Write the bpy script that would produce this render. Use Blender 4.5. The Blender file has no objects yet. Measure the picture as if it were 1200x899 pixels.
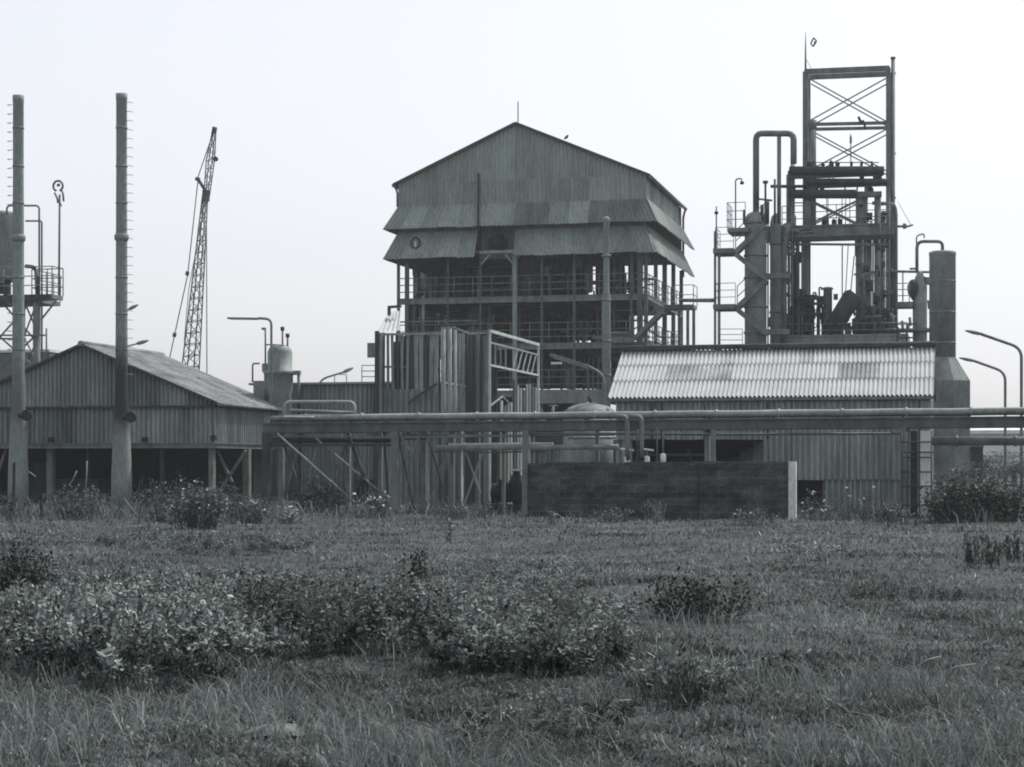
import bpy, math, random
import numpy as np
from mathutils import Vector as V
random.seed(7); rng = np.random.default_rng(11)
sc = bpy.context.scene
COL = sc.collection
# ------------------------------------------------------------------ camera geometry
F, TH, HZ, CZ = 2200.0, math.atan(530/2200), 545.0, 1.6
CT, ST = math.cos(TH), math.sin(TH)
def P(px, py, Y):
    u = (px-600)/F; w = (HZ-py)/F
    s = Y/(CT+u*ST)
    return V(((-ST+u*CT)*s, Y, CZ+w*s))
def X(px, Y): return P(px, HZ, Y).x
def Z(px, py, Y): return P(px, py, Y).z
def G(px, py):
    s = CZ*F/(py-HZ); u = (px-600)/F
    return V(((-ST+u*CT)*s, (CT+u*ST)*s, 0))
def m(w, Y): return w*Y/(F*0.98)
# ------------------------------------------------------------------ materials
def mat(name, v, rough=.8, var=.25, scale=1.5, streak=1.0, metal=0.0, tint=(.85,1.0,.935), bump=0.0, fine=.12, spec=.3, stain=None):
    M = bpy.data.materials.new(name); M.use_nodes = True
    nt = M.node_tree; N = nt.nodes; L = nt.links
    b = N['Principled BSDF']; b.inputs['Roughness'].default_value = rough; b.inputs['Metallic'].default_value = metal
    b.inputs['Specular IOR Level'].default_value = spec
    tc = N.new('ShaderNodeTexCoord'); mp = N.new('ShaderNodeMapping')
    mp.inputs['Scale'].default_value = (1, 1, 1/streak); L.new(tc.outputs['Object'], mp.inputs['Vector'])
    n = N.new('ShaderNodeTexNoise'); n.inputs['Scale'].default_value = scale; n.inputs['Detail'].default_value = 6; n.inputs['Roughness'].default_value = .65
    L.new(mp.outputs[0], n.inputs['Vector'])
    r = N.new('ShaderNodeValToRGB'); e = r.color_ramp.elements
    lo = v*(1-var); hi = v*(1+var)
    e[0].position = .33; e[1].position = .67
    e[0].color = (lo*tint[0], lo*tint[1], lo*tint[2], 1); e[1].color = (hi*tint[0], hi*tint[1], hi*tint[2], 1)
    L.new(n.outputs['Fac'], r.inputs['Fac'])
    n2 = N.new('ShaderNodeTexNoise'); n2.inputs['Scale'].default_value = scale*14; n2.inputs['Detail'].default_value = 3
    L.new(mp.outputs[0], n2.inputs['Vector'])
    mr = N.new('ShaderNodeMapRange'); mr.inputs['From Min'].default_value = .3; mr.inputs['From Max'].default_value = .7
    mr.inputs['To Min'].default_value = 1-fine*2; mr.inputs['To Max'].default_value = 1+fine
    L.new(n2.outputs['Fac'], mr.inputs['Value'])
    mx = N.new('ShaderNodeMix'); mx.data_type = 'RGBA'; mx.blend_type = 'MULTIPLY'; mx.inputs['Factor'].default_value = 1
    L.new(r.outputs[0], mx.inputs['A']); L.new(mr.outputs[0], mx.inputs['B'])
    out = mx.outputs['Result']
    if stain:                                   # (z0,z1,strength) band of soot with a ragged edge
        sx = N.new('ShaderNodeSeparateXYZ'); L.new(tc.outputs['Object'], sx.inputs[0])
        ad = N.new('ShaderNodeMath'); ad.operation = 'MULTIPLY_ADD'; ad.inputs[1].default_value = 1.6; L.new(n.outputs['Fac'], ad.inputs[0]); L.new(sx.outputs['Z'], ad.inputs[2])
        rr = N.new('ShaderNodeMapRange'); rr.inputs['From Min'].default_value = stain[0]; rr.inputs['From Max'].default_value = stain[0]+.9
        r2 = N.new('ShaderNodeMapRange'); r2.inputs['From Min'].default_value = stain[1]; r2.inputs['From Max'].default_value = stain[1]+1.6
        r2.inputs['To Min'].default_value = 1; r2.inputs['To Max'].default_value = 0
        L.new(ad.outputs[0], rr.inputs['Value']); L.new(ad.outputs[0], r2.inputs['Value'])
        mm = N.new('ShaderNodeMath'); mm.operation = 'MULTIPLY'; L.new(rr.outputs[0], mm.inputs[0]); L.new(r2.outputs[0], mm.inputs[1])
        m2 = N.new('ShaderNodeMath'); m2.operation = 'MULTIPLY'; m2.inputs[1].default_value = stain[2]; L.new(mm.outputs[0], m2.inputs[0])
        mz = N.new('ShaderNodeMix'); mz.data_type = 'RGBA'; L.new(m2.outputs[0], mz.inputs['Factor'])
        L.new(out, mz.inputs['A']); mz.inputs['B'].default_value = (.02,.022,.022,1); out = mz.outputs['Result']
    L.new(out, b.inputs['Base Color'])
    if bump:
        bp = N.new('ShaderNodeBump'); bp.inputs['Strength'].default_value = bump; bp.inputs['Distance'].default_value = .03
        L.new(n2.outputs['Fac'], bp.inputs['Height']); L.new(bp.outputs[0], b.inputs['Normal'])
    return M
clad = mat('weathered_cladding', .27, .85, .38, .7, 5, fine=.14)
clad_l = mat('pale_cladding', .23, .75, .25, .7, 5)
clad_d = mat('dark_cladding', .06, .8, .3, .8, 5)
shade_sheet = mat('interior_shade_sheeting', .022, .9, .4, .8, 3)  # near-black colour paints interior shade into rear walls, decks and panels
clad_p = mat('process_cladding', .23, .8, .2, .5, 4)
clad_pd = mat('rusted_process_cladding', .17, .8, .35, 1.2, 4)
roof_a = mat('asbestos_roof', .48, 1, .09, 1.2, 1, fine=.05, spec=.05, tint=(.97,1,1.0))
roof_b = mat('weathered_asbestos_roof', .36, 1, .3, .9, 1, tint=(.97,1,1.0))
roof_s = mat('old_shed_roof', .25, .95, .35, .9, 1, tint=(.95,1,.99), spec=.1, fine=.2)
st_d = mat('dark_steel', .05, .7, .4, 2.5, 2)
st_m = mat('grey_steel', .17, .65, .4, 2.5, 2)
st_c = mat('column_steel', .10, .65, .4, 2.5, 2)
st_p = mat('pale_steel', .28, .6, .3, 2.5, 2)
white = mat('white_paint', .75, .6, .15, 3, 2, tint=(1,1,1))
conc = mat('concrete', .15, .9, .3, 1.2, 3, bump=.3)
conc_p = mat('pale_concrete', .62, .9, .2, 1.5, 3, bump=.3, tint=(.98,1,1))
conc_d = mat('blackened_wall', .055, .95, .8, 1.1, .5, bump=.6, fine=.3)
vessel_m = mat('vessel_paint', .22, .6, .3, 1.2, 3)
vessel_l = mat('pale_vessel_paint', .17, .6, .3, 1.2, 3)
black = mat('black_iron', .02, .7, .4, 3, 1)
zs = Z(140, 480, 66)
chim = mat('stack_concrete', .24, .85, .2, .8, 3, stain=(Z(140,500,66)+.3, Z(140,436,66)+.7, .96), bump=.2)
chim_w = mat('left_stack_concrete', .25, .85, .2, .8, 3, stain=(Z(20,492,66)+.2, Z(20,455,66)+.3, .5), bump=.2)
cladA = mat('sheet_grey', .25, .85, .35, .9, 6); cladB = mat('sheet_light_grey', .31, .85, .3, 1.1, 6); cladC = mat('sheet_rusty', .18, .9, .45, 1.3, 7)
procA = mat('hood_sheet_grey', .29, .85, .2, .6, 6); procB = mat('hood_sheet_light', .33, .85, .2, .7, 6); procC = mat('hood_sheet_dull', .25, .85, .3, .9, 6)
# ------------------------------------------------------------------ mesh builder
class MB:
    def __init__(s): s.v = []; s.f = []; s.sm = []
    def add(s, vs, fs, smooth=False):
        o = len(s.v); s.v += [tuple(p) for p in vs]; s.f += [tuple(i+o for i in f) for f in fs]; s.sm += [smooth]*len(fs); return s
    def box(s, x0,x1,y0,y1,z0,z1):
        return s.add([(x0,y0,z0),(x1,y0,z0),(x1,y1,z0),(x0,y1,z0),(x0,y0,z1),(x1,y0,z1),(x1,y1,z1),(x0,y1,z1)],
              [(0,3,2,1),(4,5,6,7),(0,1,5,4),(1,2,6,5),(2,3,7,6),(3,0,4,7)])
    def beam(s, a, b, w, h=None):
        a = V(a); b = V(b); h = h or w; d = (b-a)
        if d.length < 1e-6: return s
        d.normalize(); up = V((0,0,1)) if abs(d.z) < .95 else V((0,1,0))
        r = d.cross(up).normalized(); u = r.cross(d)
        vs = []
        for p in (a, b):
            for i, j in ((-1,-1),(1,-1),(1,1),(-1,1)): vs.append(p+r*(w/2*i)+u*(h/2*j))
        return s.add(vs, [(0,1,2,3),(7,6,5,4),(0,4,5,1),(1,5,6,2),(2,6,7,3),(3,7,4,0)])
    def ibeam(s, a, b, w, h, t=None):
        t = t or h*.14; a = V(a); b = V(b); up = V((0,0,1)) if abs((b-a).normalized().z) < .95 else V((0,1,0))
        s.beam(a+up*(h/2-t/2), b+up*(h/2-t/2), w, t); s.beam(a-up*(h/2-t/2), b-up*(h/2-t/2), w, t)
        return s.beam(a, b, t, h-2*t)
    def tube(s, pts, r, n=8, caps=True):
        pts = [V(p) for p in pts]; k = len(pts); rs = r if isinstance(r, (list, tuple)) else [r]*k
        vs = []; fs = []; prev = None
        for i, p in enumerate(pts):
            d = (pts[min(i+1,k-1)]-pts[max(i-1,0)]).normalized()
            if prev is None:
                up = V((0,0,1)) if abs(d.z) < .9 else V((1,0,0)); a = d.cross(up).normalized()
            else: a = (prev-d*prev.dot(d)).normalized()
            prev = a; b = d.cross(a)
            sc_ = 1.0
            for j in range(n):
                t = 2*math.pi*j/n; vs.append(p+(a*math.cos(t)+b*math.sin(t))*rs[i]*sc_)
        for i in range(k-1):
            for j in range(n): fs.append((i*n+j, i*n+(j+1)%n, (i+1)*n+(j+1)%n, (i+1)*n+j))
        s.add(vs, fs, True)
        if caps:
            o = len(s.v)-len(vs); s.f += [tuple(o+j for j in range(n))[::-1], tuple(o+(k-1)*n+j for j in range(n))]; s.sm += [False, False]
        return s
    def lathe(s, cx, cy, prof, n=24, smooth=True):
        vs = []; fs = []; k = len(prof)
        for r, z in prof:
            for j in range(n): t = 2*math.pi*(j+.5)/n; vs.append((cx+r*math.cos(t), cy+r*math.sin(t), z))
        for i in range(k-1):
            for j in range(n): fs.append((i*n+j, i*n+(j+1)%n, (i+1)*n+(j+1)%n, (i+1)*n+j))
        s.add(vs, fs, smooth); o = len(s.v)-len(vs)
        s.f += [tuple(o+j for j in range(n))[::-1], tuple(o+(k-1)*n+j for j in range(n))]; s.sm += [False, False]
        return s
    def corr(s, a, b, c, d, pitch=.15, amp=.025, t=.006, rows=1):
        a,b,c,d = map(V, (a,b,c,d)); Lw = max((b-a).length, (c-d).length)
        N = max(4, int(Lw/pitch*8)); n = (b-a).cross(d-a)
        if n.length < 1e-9: n = (c-b).cross(b-a)*-1
        n.normalize(); vs = []; fs = []
        for side in (1,-1):
            for v in range(rows+1):
                for i in range(N+1):
                    u = i/N; p = a.lerp(b,u).lerp(d.lerp(c,u), v/rows)
                    q_ = math.sin(2*math.pi*u*Lw/pitch); q_ = max(-1,min(1,q_*1.9)) if amp > .044 else q_; vs.append(p+n*(amp*q_+side*t/2))
        M = (N+1)*(rows+1)
        for v in range(rows):
            for i in range(N):
                q = (v*(N+1)+i, v*(N+1)+i+1, (v+1)*(N+1)+i+1, (v+1)*(N+1)+i)
                fs.append(q); fs.append(tuple(x+M for x in q[::-1]))
        for i in range(N):
            fs.append((i+M, i+1+M, i+1, i)); q = rows*(N+1)+i; fs.append((q, q+1, q+1+M, q+M))
        for v in range(rows):
            q = v*(N+1); fs.append((q, q+N+1, q+N+1+M, q+M)); q += N; fs.append((q+M, q+N+1+M, q+N+1, q))
        return s.add(vs, fs, False)
    def prism(s, poly, thick):                # planar polygon extruded along vector thick
        vs = [V(p) for p in poly]; k = len(vs); t = V(thick)
        return s.add(vs+[p+t for p in vs], [tuple(range(k)), tuple(range(2*k-1,k-1,-1))]+[(i, i+k, (i+1)%k+k, (i+1)%k) for i in range(k)])
    def build(s, name, material, parent=None):
        me = bpy.data.meshes.new(name); base = V((0,0,0)); p = parent
        while p is not None: base += p.location; p = p.parent
        me.from_pydata([V(p)-base for p in s.v], [], s.f); me.update()
        me.polygons.foreach_set('use_smooth', s.sm)
        me.materials.append(material)
        o = bpy.data.objects.new(name, me); COL.objects.link(o)
        if parent: o.parent = parent
        return o
def tag(o, label, cat, group=None):
    o['label'] = label; o['category'] = cat
    if group: o['group'] = group
    return o
def thing(name, label, cat, loc, group=None):
    o = bpy.data.objects.new(name, None); o.empty_display_size = .3; COL.objects.link(o); o.location = V((loc[0], loc[1], 0)) if len(loc) == 2 else V(loc)
    return tag(o, label, cat, group)
def solo(name, mb, material, label, cat, group=None):   # thing that is one mesh, origin at its base centre
    a = np.array(mb.v); c = V(((a[:,0].min()+a[:,0].max())/2, (a[:,1].min()+a[:,1].max())/2, a[:,2].min()))
    mb.v = [tuple(V(p)-c) for p in mb.v]
    o = mb.build(name, material); o.location = c; return tag(o, label, cat, group)
def Bm(root, name, a, b, w, M, h=None, I=False):
    mb = MB(); (mb.ibeam(a, b, w, h or w) if I else mb.beam(a, b, w, h)); return mb.build(name, M, root)
def Pp(root, name, pts, r, M, n=8): return MB().tube(pts, r, n).build(name, M, root)
def Bx(root, name, x0,x1,y0,y1,z0,z1, M): return MB().box(x0,x1,y0,y1,z0,z1).build(name, M, root)
def bend(pts, r, k=4):                         # round the corners of a polyline
    pts = [V(p) for p in pts]; out = [pts[0]]
    for i in range(1, len(pts)-1):
        p = pts[i]; a = (pts[i-1]-p); b = (pts[i+1]-p); rr = min(r, a.length*.45, b.length*.45)
        a = p+a.normalized()*rr; b = p+b.normalized()*rr
        for j in range(k+1):
            t = j/k; out.append(a.lerp(p,t).lerp(p.lerp(b,t),t))
    return out+[pts[-1]]
def rail(root, pts, M, h=1.05, name='handrail', step=1.2, r=.022, mids=2):
    mb = MB(); pts = [V(p) for p in pts]; up = V((0,0,1))
    for a, b in zip(pts, pts[1:]):
        for k in range(mids+1): mb.tube([a+up*h*(k+1)/(mids+1), b+up*h*(k+1)/(mids+1)], r, 5)
        n = max(1, round((b-a).length/step))
        for i in range(n+1): p = a.lerp(b, i/n); mb.tube([p, p+up*h], r, 5)
    return mb.build(name, M, root)
def ladder(root, a, b, w, M, name='ladder', step=.33, r=.018, side=V((1,0,0))):
    mb = MB(); a = V(a); b = V(b)
    for s in (-1,1): mb.tube([a+side*w/2*s, b+side*w/2*s], r*1.3, 5)
    n = int((b-a).length/step)
    for i in range(1, n): p = a.lerp(b, i/n); mb.tube([p-side*w/2, p+side*w/2], r, 5)
    return mb.build(name, M, root)
def stair(root, a, b, M, w=.7, side=V((0,1,0)), name='stair_flight', hr=True):
    mb = MB(); a = V(a); b = V(b)
    for s in (0,1): mb.beam(a+side*w*s, b+side*w*s, .05, .22)
    n = max(3, int(abs(b.z-a.z)/.2))
    for i in range(n):
        p = a.lerp(b, (i+.5)/n); d = (b-a); d.z = 0; d.normalize()
        mb.beam(p, p+side*w, .22, .03)
    o = mb.build(name, M, root)
    if hr: rail(o, [a, b], M, h=.95, mids=1, step=1.3)
    return o
def vessel(root, cx, cy, r, z0, z1, M, name='vessel', skirt=True, n=20, parent_extra=True):
    pr = [(r*.15, z0)] if not skirt else [(r*.92, z0)]
    if not skirt: pr += [(r*.6, z0+r*.08), (r*.9, z0+r*.28)]
    pr += [(r, z0+r*.45), (r, z1-r*.5), (r*.95, z1-r*.3), (r*.78, z1-r*.14), (r*.45, z1-r*.03), (r*.05, z1)]
    o = MB().lathe(cx, cy, pr, n).build(name, M, root)
    return o
def tone(M, v, name): return M
def sheets(root, name, a, b, c, d, mats, width=1.05, pitch=.2, amp=.05, jit=.03, seed=1, out=1):
    # a-b lower edge, d-c upper edge: one corrugated sheet after another, each hung a little differently
    a,b,c,d = map(V,(a,b,c,d)); n = max(1, round((b-a).length/width)); R_ = random.Random(seed*77+n); nr = (b-a).cross(d-a)
    if nr.length < 1e-6: nr = (c-b).cross(a-b)
    nr.normalize()
    for i in range(n):
        u0, u1 = i/n, min(1, (i+1)/n+.012); off = nr*(.008*(i%2)+R_.uniform(0,.012))
        lo = (d-a).normalized() if (d-a).length > .01 else V((0,0,1)); j0 = R_.uniform(-jit,jit); j1 = j0+R_.uniform(-jit,jit)*.4
        MB().corr(a.lerp(b,u0)+off+lo*j0, a.lerp(b,u1)+off+lo*j1, d.lerp(c,u1)+off*.3, d.lerp(c,u0)+off*.3, pitch, amp).build(name, R_.choice(mats), root)
# ================================================================== GROUND, ROAD-LESS FIELD
def hgt(x, y):
    return (.07*np.sin(x*.31+1.1)*np.sin(y*.23+.4)+.035*np.sin(x*.9+y*.7)+.02*np.sin(x*2.3-y*1.9+2))*np.clip((140-np.hypot(x,y))/60, 0, 1)
def build_ground():
    def axis(lo, hi, far):
        core = np.arange(lo, hi+.01, .6); out = [hi]
        st = .6
        while out[-1] < far: st *= 1.35; out.append(out[-1]+st)
        out2 = [lo]; st = .6
        while out2[-1] > -far: st *= 1.35; out2.append(out2[-1]-st)
        return np.array(sorted(set(list(core)+out[1:]+out2[1:])))
    xs = axis(-45, 25, 3500); ys = axis(-4, 90, 3500)
    xx, yy = np.meshgrid(xs, ys); zz = hgt(xx, yy)
    vs = np.stack([xx.ravel(), yy.ravel(), zz.ravel()], 1); nx = len(xs)
    fs = [(j*nx+i, j*nx+i+1, (j+1)*nx+i+1, (j+1)*nx+i) for j in range(len(ys)-1) for i in range(nx-1)]
    me = bpy.data.meshes.new('ground'); me.from_pydata(vs.tolist(), [], fs); me.update()
    me.polygons.foreach_set('use_smooth', [True]*len(fs))
    me.materials.append(mat('field_soil', .042, .95, .45, .35, 1, bump=.8, fine=.35, tint=(.93,.99,1.0)))
    o = bpy.data.objects.new('ground', me); COL.objects.link(o); o['kind'] = 'structure'; o['label'] = 'flat grassy field of dark soil'
build_ground()
# ------------------------------------------------------------------ leaf and blade material
def leafmat(name, v, tint=(.88,1.0,.96), transl=.35, patch=.35, rough=.55, rv=.5):
    M = bpy.data.materials.new(name); M.use_nodes = True; nt = M.node_tree; N = nt.nodes; L = nt.links
    for n_ in list(N): N.remove(n_)
    out = N.new('ShaderNodeOutputMaterial'); mixs = N.new('ShaderNodeMixShader'); mixs.inputs[0].default_value = transl
    b = N.new('ShaderNodeBsdfPrincipled'); b.inputs['Roughness'].default_value = rough; b.inputs['Specular IOR Level'].default_value = .22
    t = N.new('ShaderNodeBsdfTranslucent'); at = N.new('ShaderNodeAttribute'); at.attribute_name = 'shade'
    tc = N.new('ShaderNodeTexCoord'); n = N.new('ShaderNodeTexNoise'); n.inputs['Scale'].default_value = patch; n.inputs['Detail'].default_value = 5
    L.new(tc.outputs['Object'], n.inputs['Vector'])
    mr = N.new('ShaderNodeMapRange'); mr.inputs['From Min'].default_value = .3; mr.inputs['From Max'].default_value = .7; mr.inputs['To Min'].default_value = 1-rv; mr.inputs['To Max'].default_value = 1+rv
    L.new(n.outputs['Fac'], mr.inputs['Value'])
    mu = N.new('ShaderNodeMath'); mu.operation = 'MULTIPLY'; L.new(at.outputs['Fac'], mu.inputs[0]); L.new(mr.outputs[0], mu.inputs[1])
    mx = N.new('ShaderNodeMix'); mx.data_type = 'RGBA'; mx.blend_type = 'MULTIPLY'; mx.inputs['Factor'].default_value = 1
    mx.inputs['A'].default_value = (v*tint[0], v*tint[1], v*tint[2], 1); L.new(mu.outputs[0], mx.inputs['B'])
    L.new(mx.outputs['Result'], b.inputs['Base Color']); L.new(mx.outputs['Result'], t.inputs['Color'])
    L.new(b.outputs[0], mixs.inputs[1]); L.new(t.outputs[0], mixs.inputs[2]); L.new(mixs.outputs[0], out.inputs['Surface'])
    return M
TG = (.86, 1.0, .955)
grass_m = leafmat('grass_blades', .105, TG)
weed_m = leafmat('weed_leaves', .155, TG, .3, 1.2, rv=.4, rough=.6)
dark_m = leafmat('dark_leaves', .028, TG, .2, 2)
mid_m = leafmat('shrub_leaves', .085, TG, .3, 2)
pale_m = leafmat('pale_leaves', .2, TG, .3, 2)
petal_m = leafmat('white_petals', .7, (1,1,1), .3, 2, rv=.1)
stem_m = mat('stems', .06, .9, .3, 6, 1)
dry_m = mat('dry_stalks', .30, .9, .3, 6, 1)
def npmesh(name, verts, faces_flat, nper, shade, material, parent=None, base=(0,0,0)):
    me = bpy.data.meshes.new(name); nv = len(verts); nf = len(faces_flat)//nper
    me.vertices.add(nv); me.vertices.foreach_set('co', (verts-np.array(base)).astype(np.float32).ravel())
    me.loops.add(len(faces_flat)); me.loops.foreach_set('vertex_index', faces_flat.astype(np.int32))
    me.polygons.add(nf); me.polygons.foreach_set('loop_start', np.arange(0, nf*nper, nper, dtype=np.int32))
    me.update(calc_edges=True)
    a = me.attributes.new('shade', 'FLOAT', 'POINT'); a.data.foreach_set('value', shade.astype(np.float32))
    me.materials.append(material); o = bpy.data.objects.new(name, me); COL.objects.link(o)
    if parent: o.parent = parent
    return o
def blades(x, y, z, h, w, lean, shade_lo=.5, shade_hi=1.5):
    n = len(x); a = rng.uniform(0, 2*np.pi, n); b = rng.uniform(0, 2*np.pi, n)
    dx, dy = np.cos(a)*w/2, np.sin(a)*w/2; lx, ly = np.cos(b)*lean*h, np.sin(b)*lean*h
    p = np.stack([x, y, z], 1); vs = np.zeros((n, 5, 3))
    vs[:,0] = p-np.stack([dx,dy,0*dx],1); vs[:,1] = p+np.stack([dx,dy,0*dx],1)
    mid = p+np.stack([lx*.35, ly*.35, h*.6],1)
    vs[:,2] = mid+np.stack([dx,dy,0*dx],1)*.8; vs[:,3] = mid-np.stack([dx,dy,0*dx],1)*.8
    vs[:,4] = p+np.stack([lx, ly, h*(1-.25*lean)],1)
    o = np.arange(n)[:,None]*5
    f = np.concatenate([o+np.array([[0,1,2]]), o+np.array([[0,2,3]]), o+np.array([[3,2,4]])], 1).ravel()
    sh = np.repeat(rng.uniform(shade_lo, shade_hi, n), 5)
    return vs.reshape(-1,3), f, sh
# ------------------------------------------------------------------ grass
def fbm(x, y, s):
    return (np.sin(x*s+1.3*np.sin(y*s*.7+.5))*np.cos(y*s*1.1+1.1*np.sin(x*s*.6))+.5*np.sin(x*s*2.3+y*s*1.9+1)+.3*np.sin(x*s*4.9-y*s*4.1))/1.8
def build_grass():
    n = 600000
    px = rng.uniform(-320, 1680, n); py = 545+1/rng.uniform(1/62., 1/520., n) if False else rng.uniform(588, 1000, n)
    s = CZ*F/(py-HZ); u = (px-600)/F
    x = (-ST+u*CT)*s; y = (CT+u*ST)*s
    x += rng.normal(0,.05,n)*s*.05; y += rng.normal(0,.3,n)*s*.05
    d = s; pt = fbm(x, y, .55)
    h = (.03+.085*rng.random(n)**1.5+.04*np.clip(pt,0,1))*np.clip(.75+.012*(d-10), .75, 1.4)
    tall = rng.random(n) < .025; h[tall] *= 1.9
    w = .004+.00055*d+rng.random(n)*.003
    keep = (y < 63.3) | (x < X(560, 60)) & (y < 66)
    keep &= rng.random(n) < np.clip(.78+.5*pt+.35*fbm(x+2,y,3.1), np.clip(.2+(d-14)*.02,.2,.75), 1)
    x,y,h,w = x[keep],y[keep],h[keep],w[keep]
    mot = np.clip(1+.6*fbm(x,y,1.1)+.55*fbm(x+9,y-4,4.3)+.4*fbm(x,y,11.), .15, 2.4)*np.where(rng.random(len(x))<.06,2.1,1); h = h*np.clip(.72+.5*fbm(x-3,y+5,2.2)+.3*fbm(x,y,7.),.45,1.5)
    vs,f,sh = blades(x, y, hgt(x,y)-.01, h, w, rng.uniform(.3,1.4,len(x)), .25, 1.9); sh = sh*np.repeat(mot,5)
    o = npmesh('grass', vs, f, 3, sh, grass_m); o['kind'] = 'stuff'; o['label'] = 'short rough grass covering the whole field'
build_grass()
# ------------------------------------------------------------------ leafy plants
def leafset(c, nrm, L, W, shade_lo=.6, shade_hi=1.4, updir=None):
    """c centres (n,3); random leaf quads folded along the rib: 6 verts 2 quads"""
    n = len(c); a = rng.uniform(0, 2*np.pi, n); el = rng.uniform(-.2, 1.25, n) if updir is None else updir
    d = np.stack([np.cos(a)*np.cos(el), np.sin(a)*np.cos(el), np.sin(el)], 1)
    r = np.stack([-np.sin(a), np.cos(a), rng.uniform(-.5,.5,n)], 1); r /= np.linalg.norm(r,axis=1)[:,None]
    up = np.cross(r, d); L = L[:,None]; W = W[:,None]
    vs = np.zeros((n,6,3)); vs[:,0] = c; vs[:,1] = c+d*L*.45+r*W*.5+up*W*.12; vs[:,2] = c+d*L*.8+r*W*.35+up*W*.08-np.array([0,0,.1])*L
    vs[:,3] = c+d*L-np.array([0,0,.18])*L; vs[:,4] = c+d*L*.8-r*W*.35+up*W*.08-np.array([0,0,.1])*L; vs[:,5] = c+d*L*.45-r*W*.5+up*W*.12
    o = np.arange(n)[:,None]*6
    f = np.concatenate([o+np.array([[0,1,2,3]]), o+np.array([[0,3,4,5]])],1).ravel()
    return vs.reshape(-1,3), f, np.repeat(rng.uniform(shade_lo,shade_hi,n),6)
def stems_np(base, tip, r):
    n = len(base); vs = np.zeros((n,6,3)); k = 0
    for j in range(3):
        t = 2*np.pi*j/3; o = np.array([np.cos(t), np.sin(t), 0])
        vs[:,j] = base+o*r[:,None]; vs[:,j+3] = tip+o*r[:,None]*.5
    o = np.arange(n)[:,None]*6
    f = np.concatenate([o+np.array([[a,b,b+3,a+3]]) for a,b in ((0,1),(1,2),(2,0))],1).ravel()
    return vs.reshape(-1,3), f, np.ones(n*6)
stem_attr = leafmat('stem_green', .07, TG, 0, 3)
def shrub(name, label, cat, px, py, wid, ht, nl, leaf, material, dep=None, flowers=0, group=None, upr=False, stems=14, Y=None, zoff=0, spiky=False):
    g = G(px, py)
    if Y: g = P(px, HZ, Y); g.z = 0
    g.z = float(hgt(g.x, g.y))
    dep = dep or wid*.7
    root = thing(name, label, cat, g, group)
    ns = stems; tip = np.zeros((ns,3)); a = rng.uniform(0,2*np.pi,ns); rr = np.sqrt(rng.random(ns))
    tip[:,0] = np.cos(a)*rr*wid/2; tip[:,1] = np.sin(a)*rr*dep/2; tip[:,2] = ht*(1-.45*rr**2)*rng.uniform(.65,1.08,ns)
    base = tip*np.array([.7,.7,0]) if not upr else tip*np.array([.8,.8,0])
    v,f,s_ = stems_np(base, tip, np.full(ns, .004+.006*ht)); npmesh('stem', v, f, 4, s_, stem_attr, root)
    k = rng.integers(0, ns, nl); t = 1-rng.random(nl)**(1.2 if not spiky else 1.0)*.97
    c = base[k]+(tip[k]-base[k])*t[:,None]+rng.normal(0, 1, (nl,3))*np.array([wid,dep,ht*.8])*(.075 if not spiky else .03)
    c[:,2] = np.abs(c[:,2])+.01
    L_ = leaf*rng.uniform(.6,1.4,nl)
    el = rng.uniform(.7,1.45,nl) if spiky else None
    v,f,s_ = leafset(c, None, L_, L_*(.5 if not spiky else .14), .5, 1.5, el); npmesh('foliage', v, f, 4, s_, material, root)
    if flowers:
        k = rng.integers(0, ns, flowers); c = tip[k]+rng.normal(0,.06*wid,(flowers,3)); c[:,2] = np.abs(c[:,2])*rng.uniform(.5,1.05,flowers)+.03
        c = np.repeat(c, 4, 0); v,f,s_ = leafset(c, None, np.full(len(c), .05*max(1,g.y/40)), np.full(len(c), .045*max(1,g.y/40)), .9, 1.1); npmesh('blossom', v, f, 4, s_, petal_m, root)
    return root
# foreground thicket of broad-leaved weeds (nobody could count it)
CLUMPS = [(115,776,100,36,.62,.06,1.35),(222,770,85,32,.56,.055,1.25),(45,778,32,24,.46,.055,1.1),(70,806,70,14,.42,.05,.16),(190,800,80,12,.36,.045,.2),(325,742,50,26,.46,.045,.18),(410,762,60,14,.38,.045,.2),(520,772,60,14,.38,.045,.22),(470,735,40,14,.36,.04,.2),(690,786,50,14,.34,.045,.2),(610,790,60,12,.3,.045,.22),(300,745,50,26,.42,.05,.8),(380,752,75,24,.46,.05,.75),(470,756,70,22,.45,.055,.85),(560,768,70,24,.46,.06,1.0),(650,775,60,24,.5,.055,.95),(700,760,40,22,.36,.045,.9),  # clumps of lowest brightness paint the thicket's base shadows into leaf colour
          (130,715,130,26,.3,.06,1.1),(300,706,110,24,.24,.045,1.1),(480,718,120,22,.27,.045,1.0),(610,712,80,28,.34,.045,1.1),(640,680,60,16,.26,.04,1.2),(180,690,140,16,.18,.04,1.1),(420,692,120,14,.16,.035,1.1),(790,822,42,15,.36,.055,.85),(845,800,60,14,.16,.04,1.1),(640,830,90,14,.12,.035,1.1),(570,668,80,12,.2,.035,1.2),(920,790,80,10,.16,.04,.6),(690,725,60,20,.3,.045,1.1),(560,880,60,14,.2,.03,.2),(920,792,40,8,.2,.035,.2),(700,850,40,8,.2,.04,.3),(400,850,60,10,.15,.03,.4),(1060,700,70,8,.14,.035,.3),(240,640,120,8,.22,.05,.9)]
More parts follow.
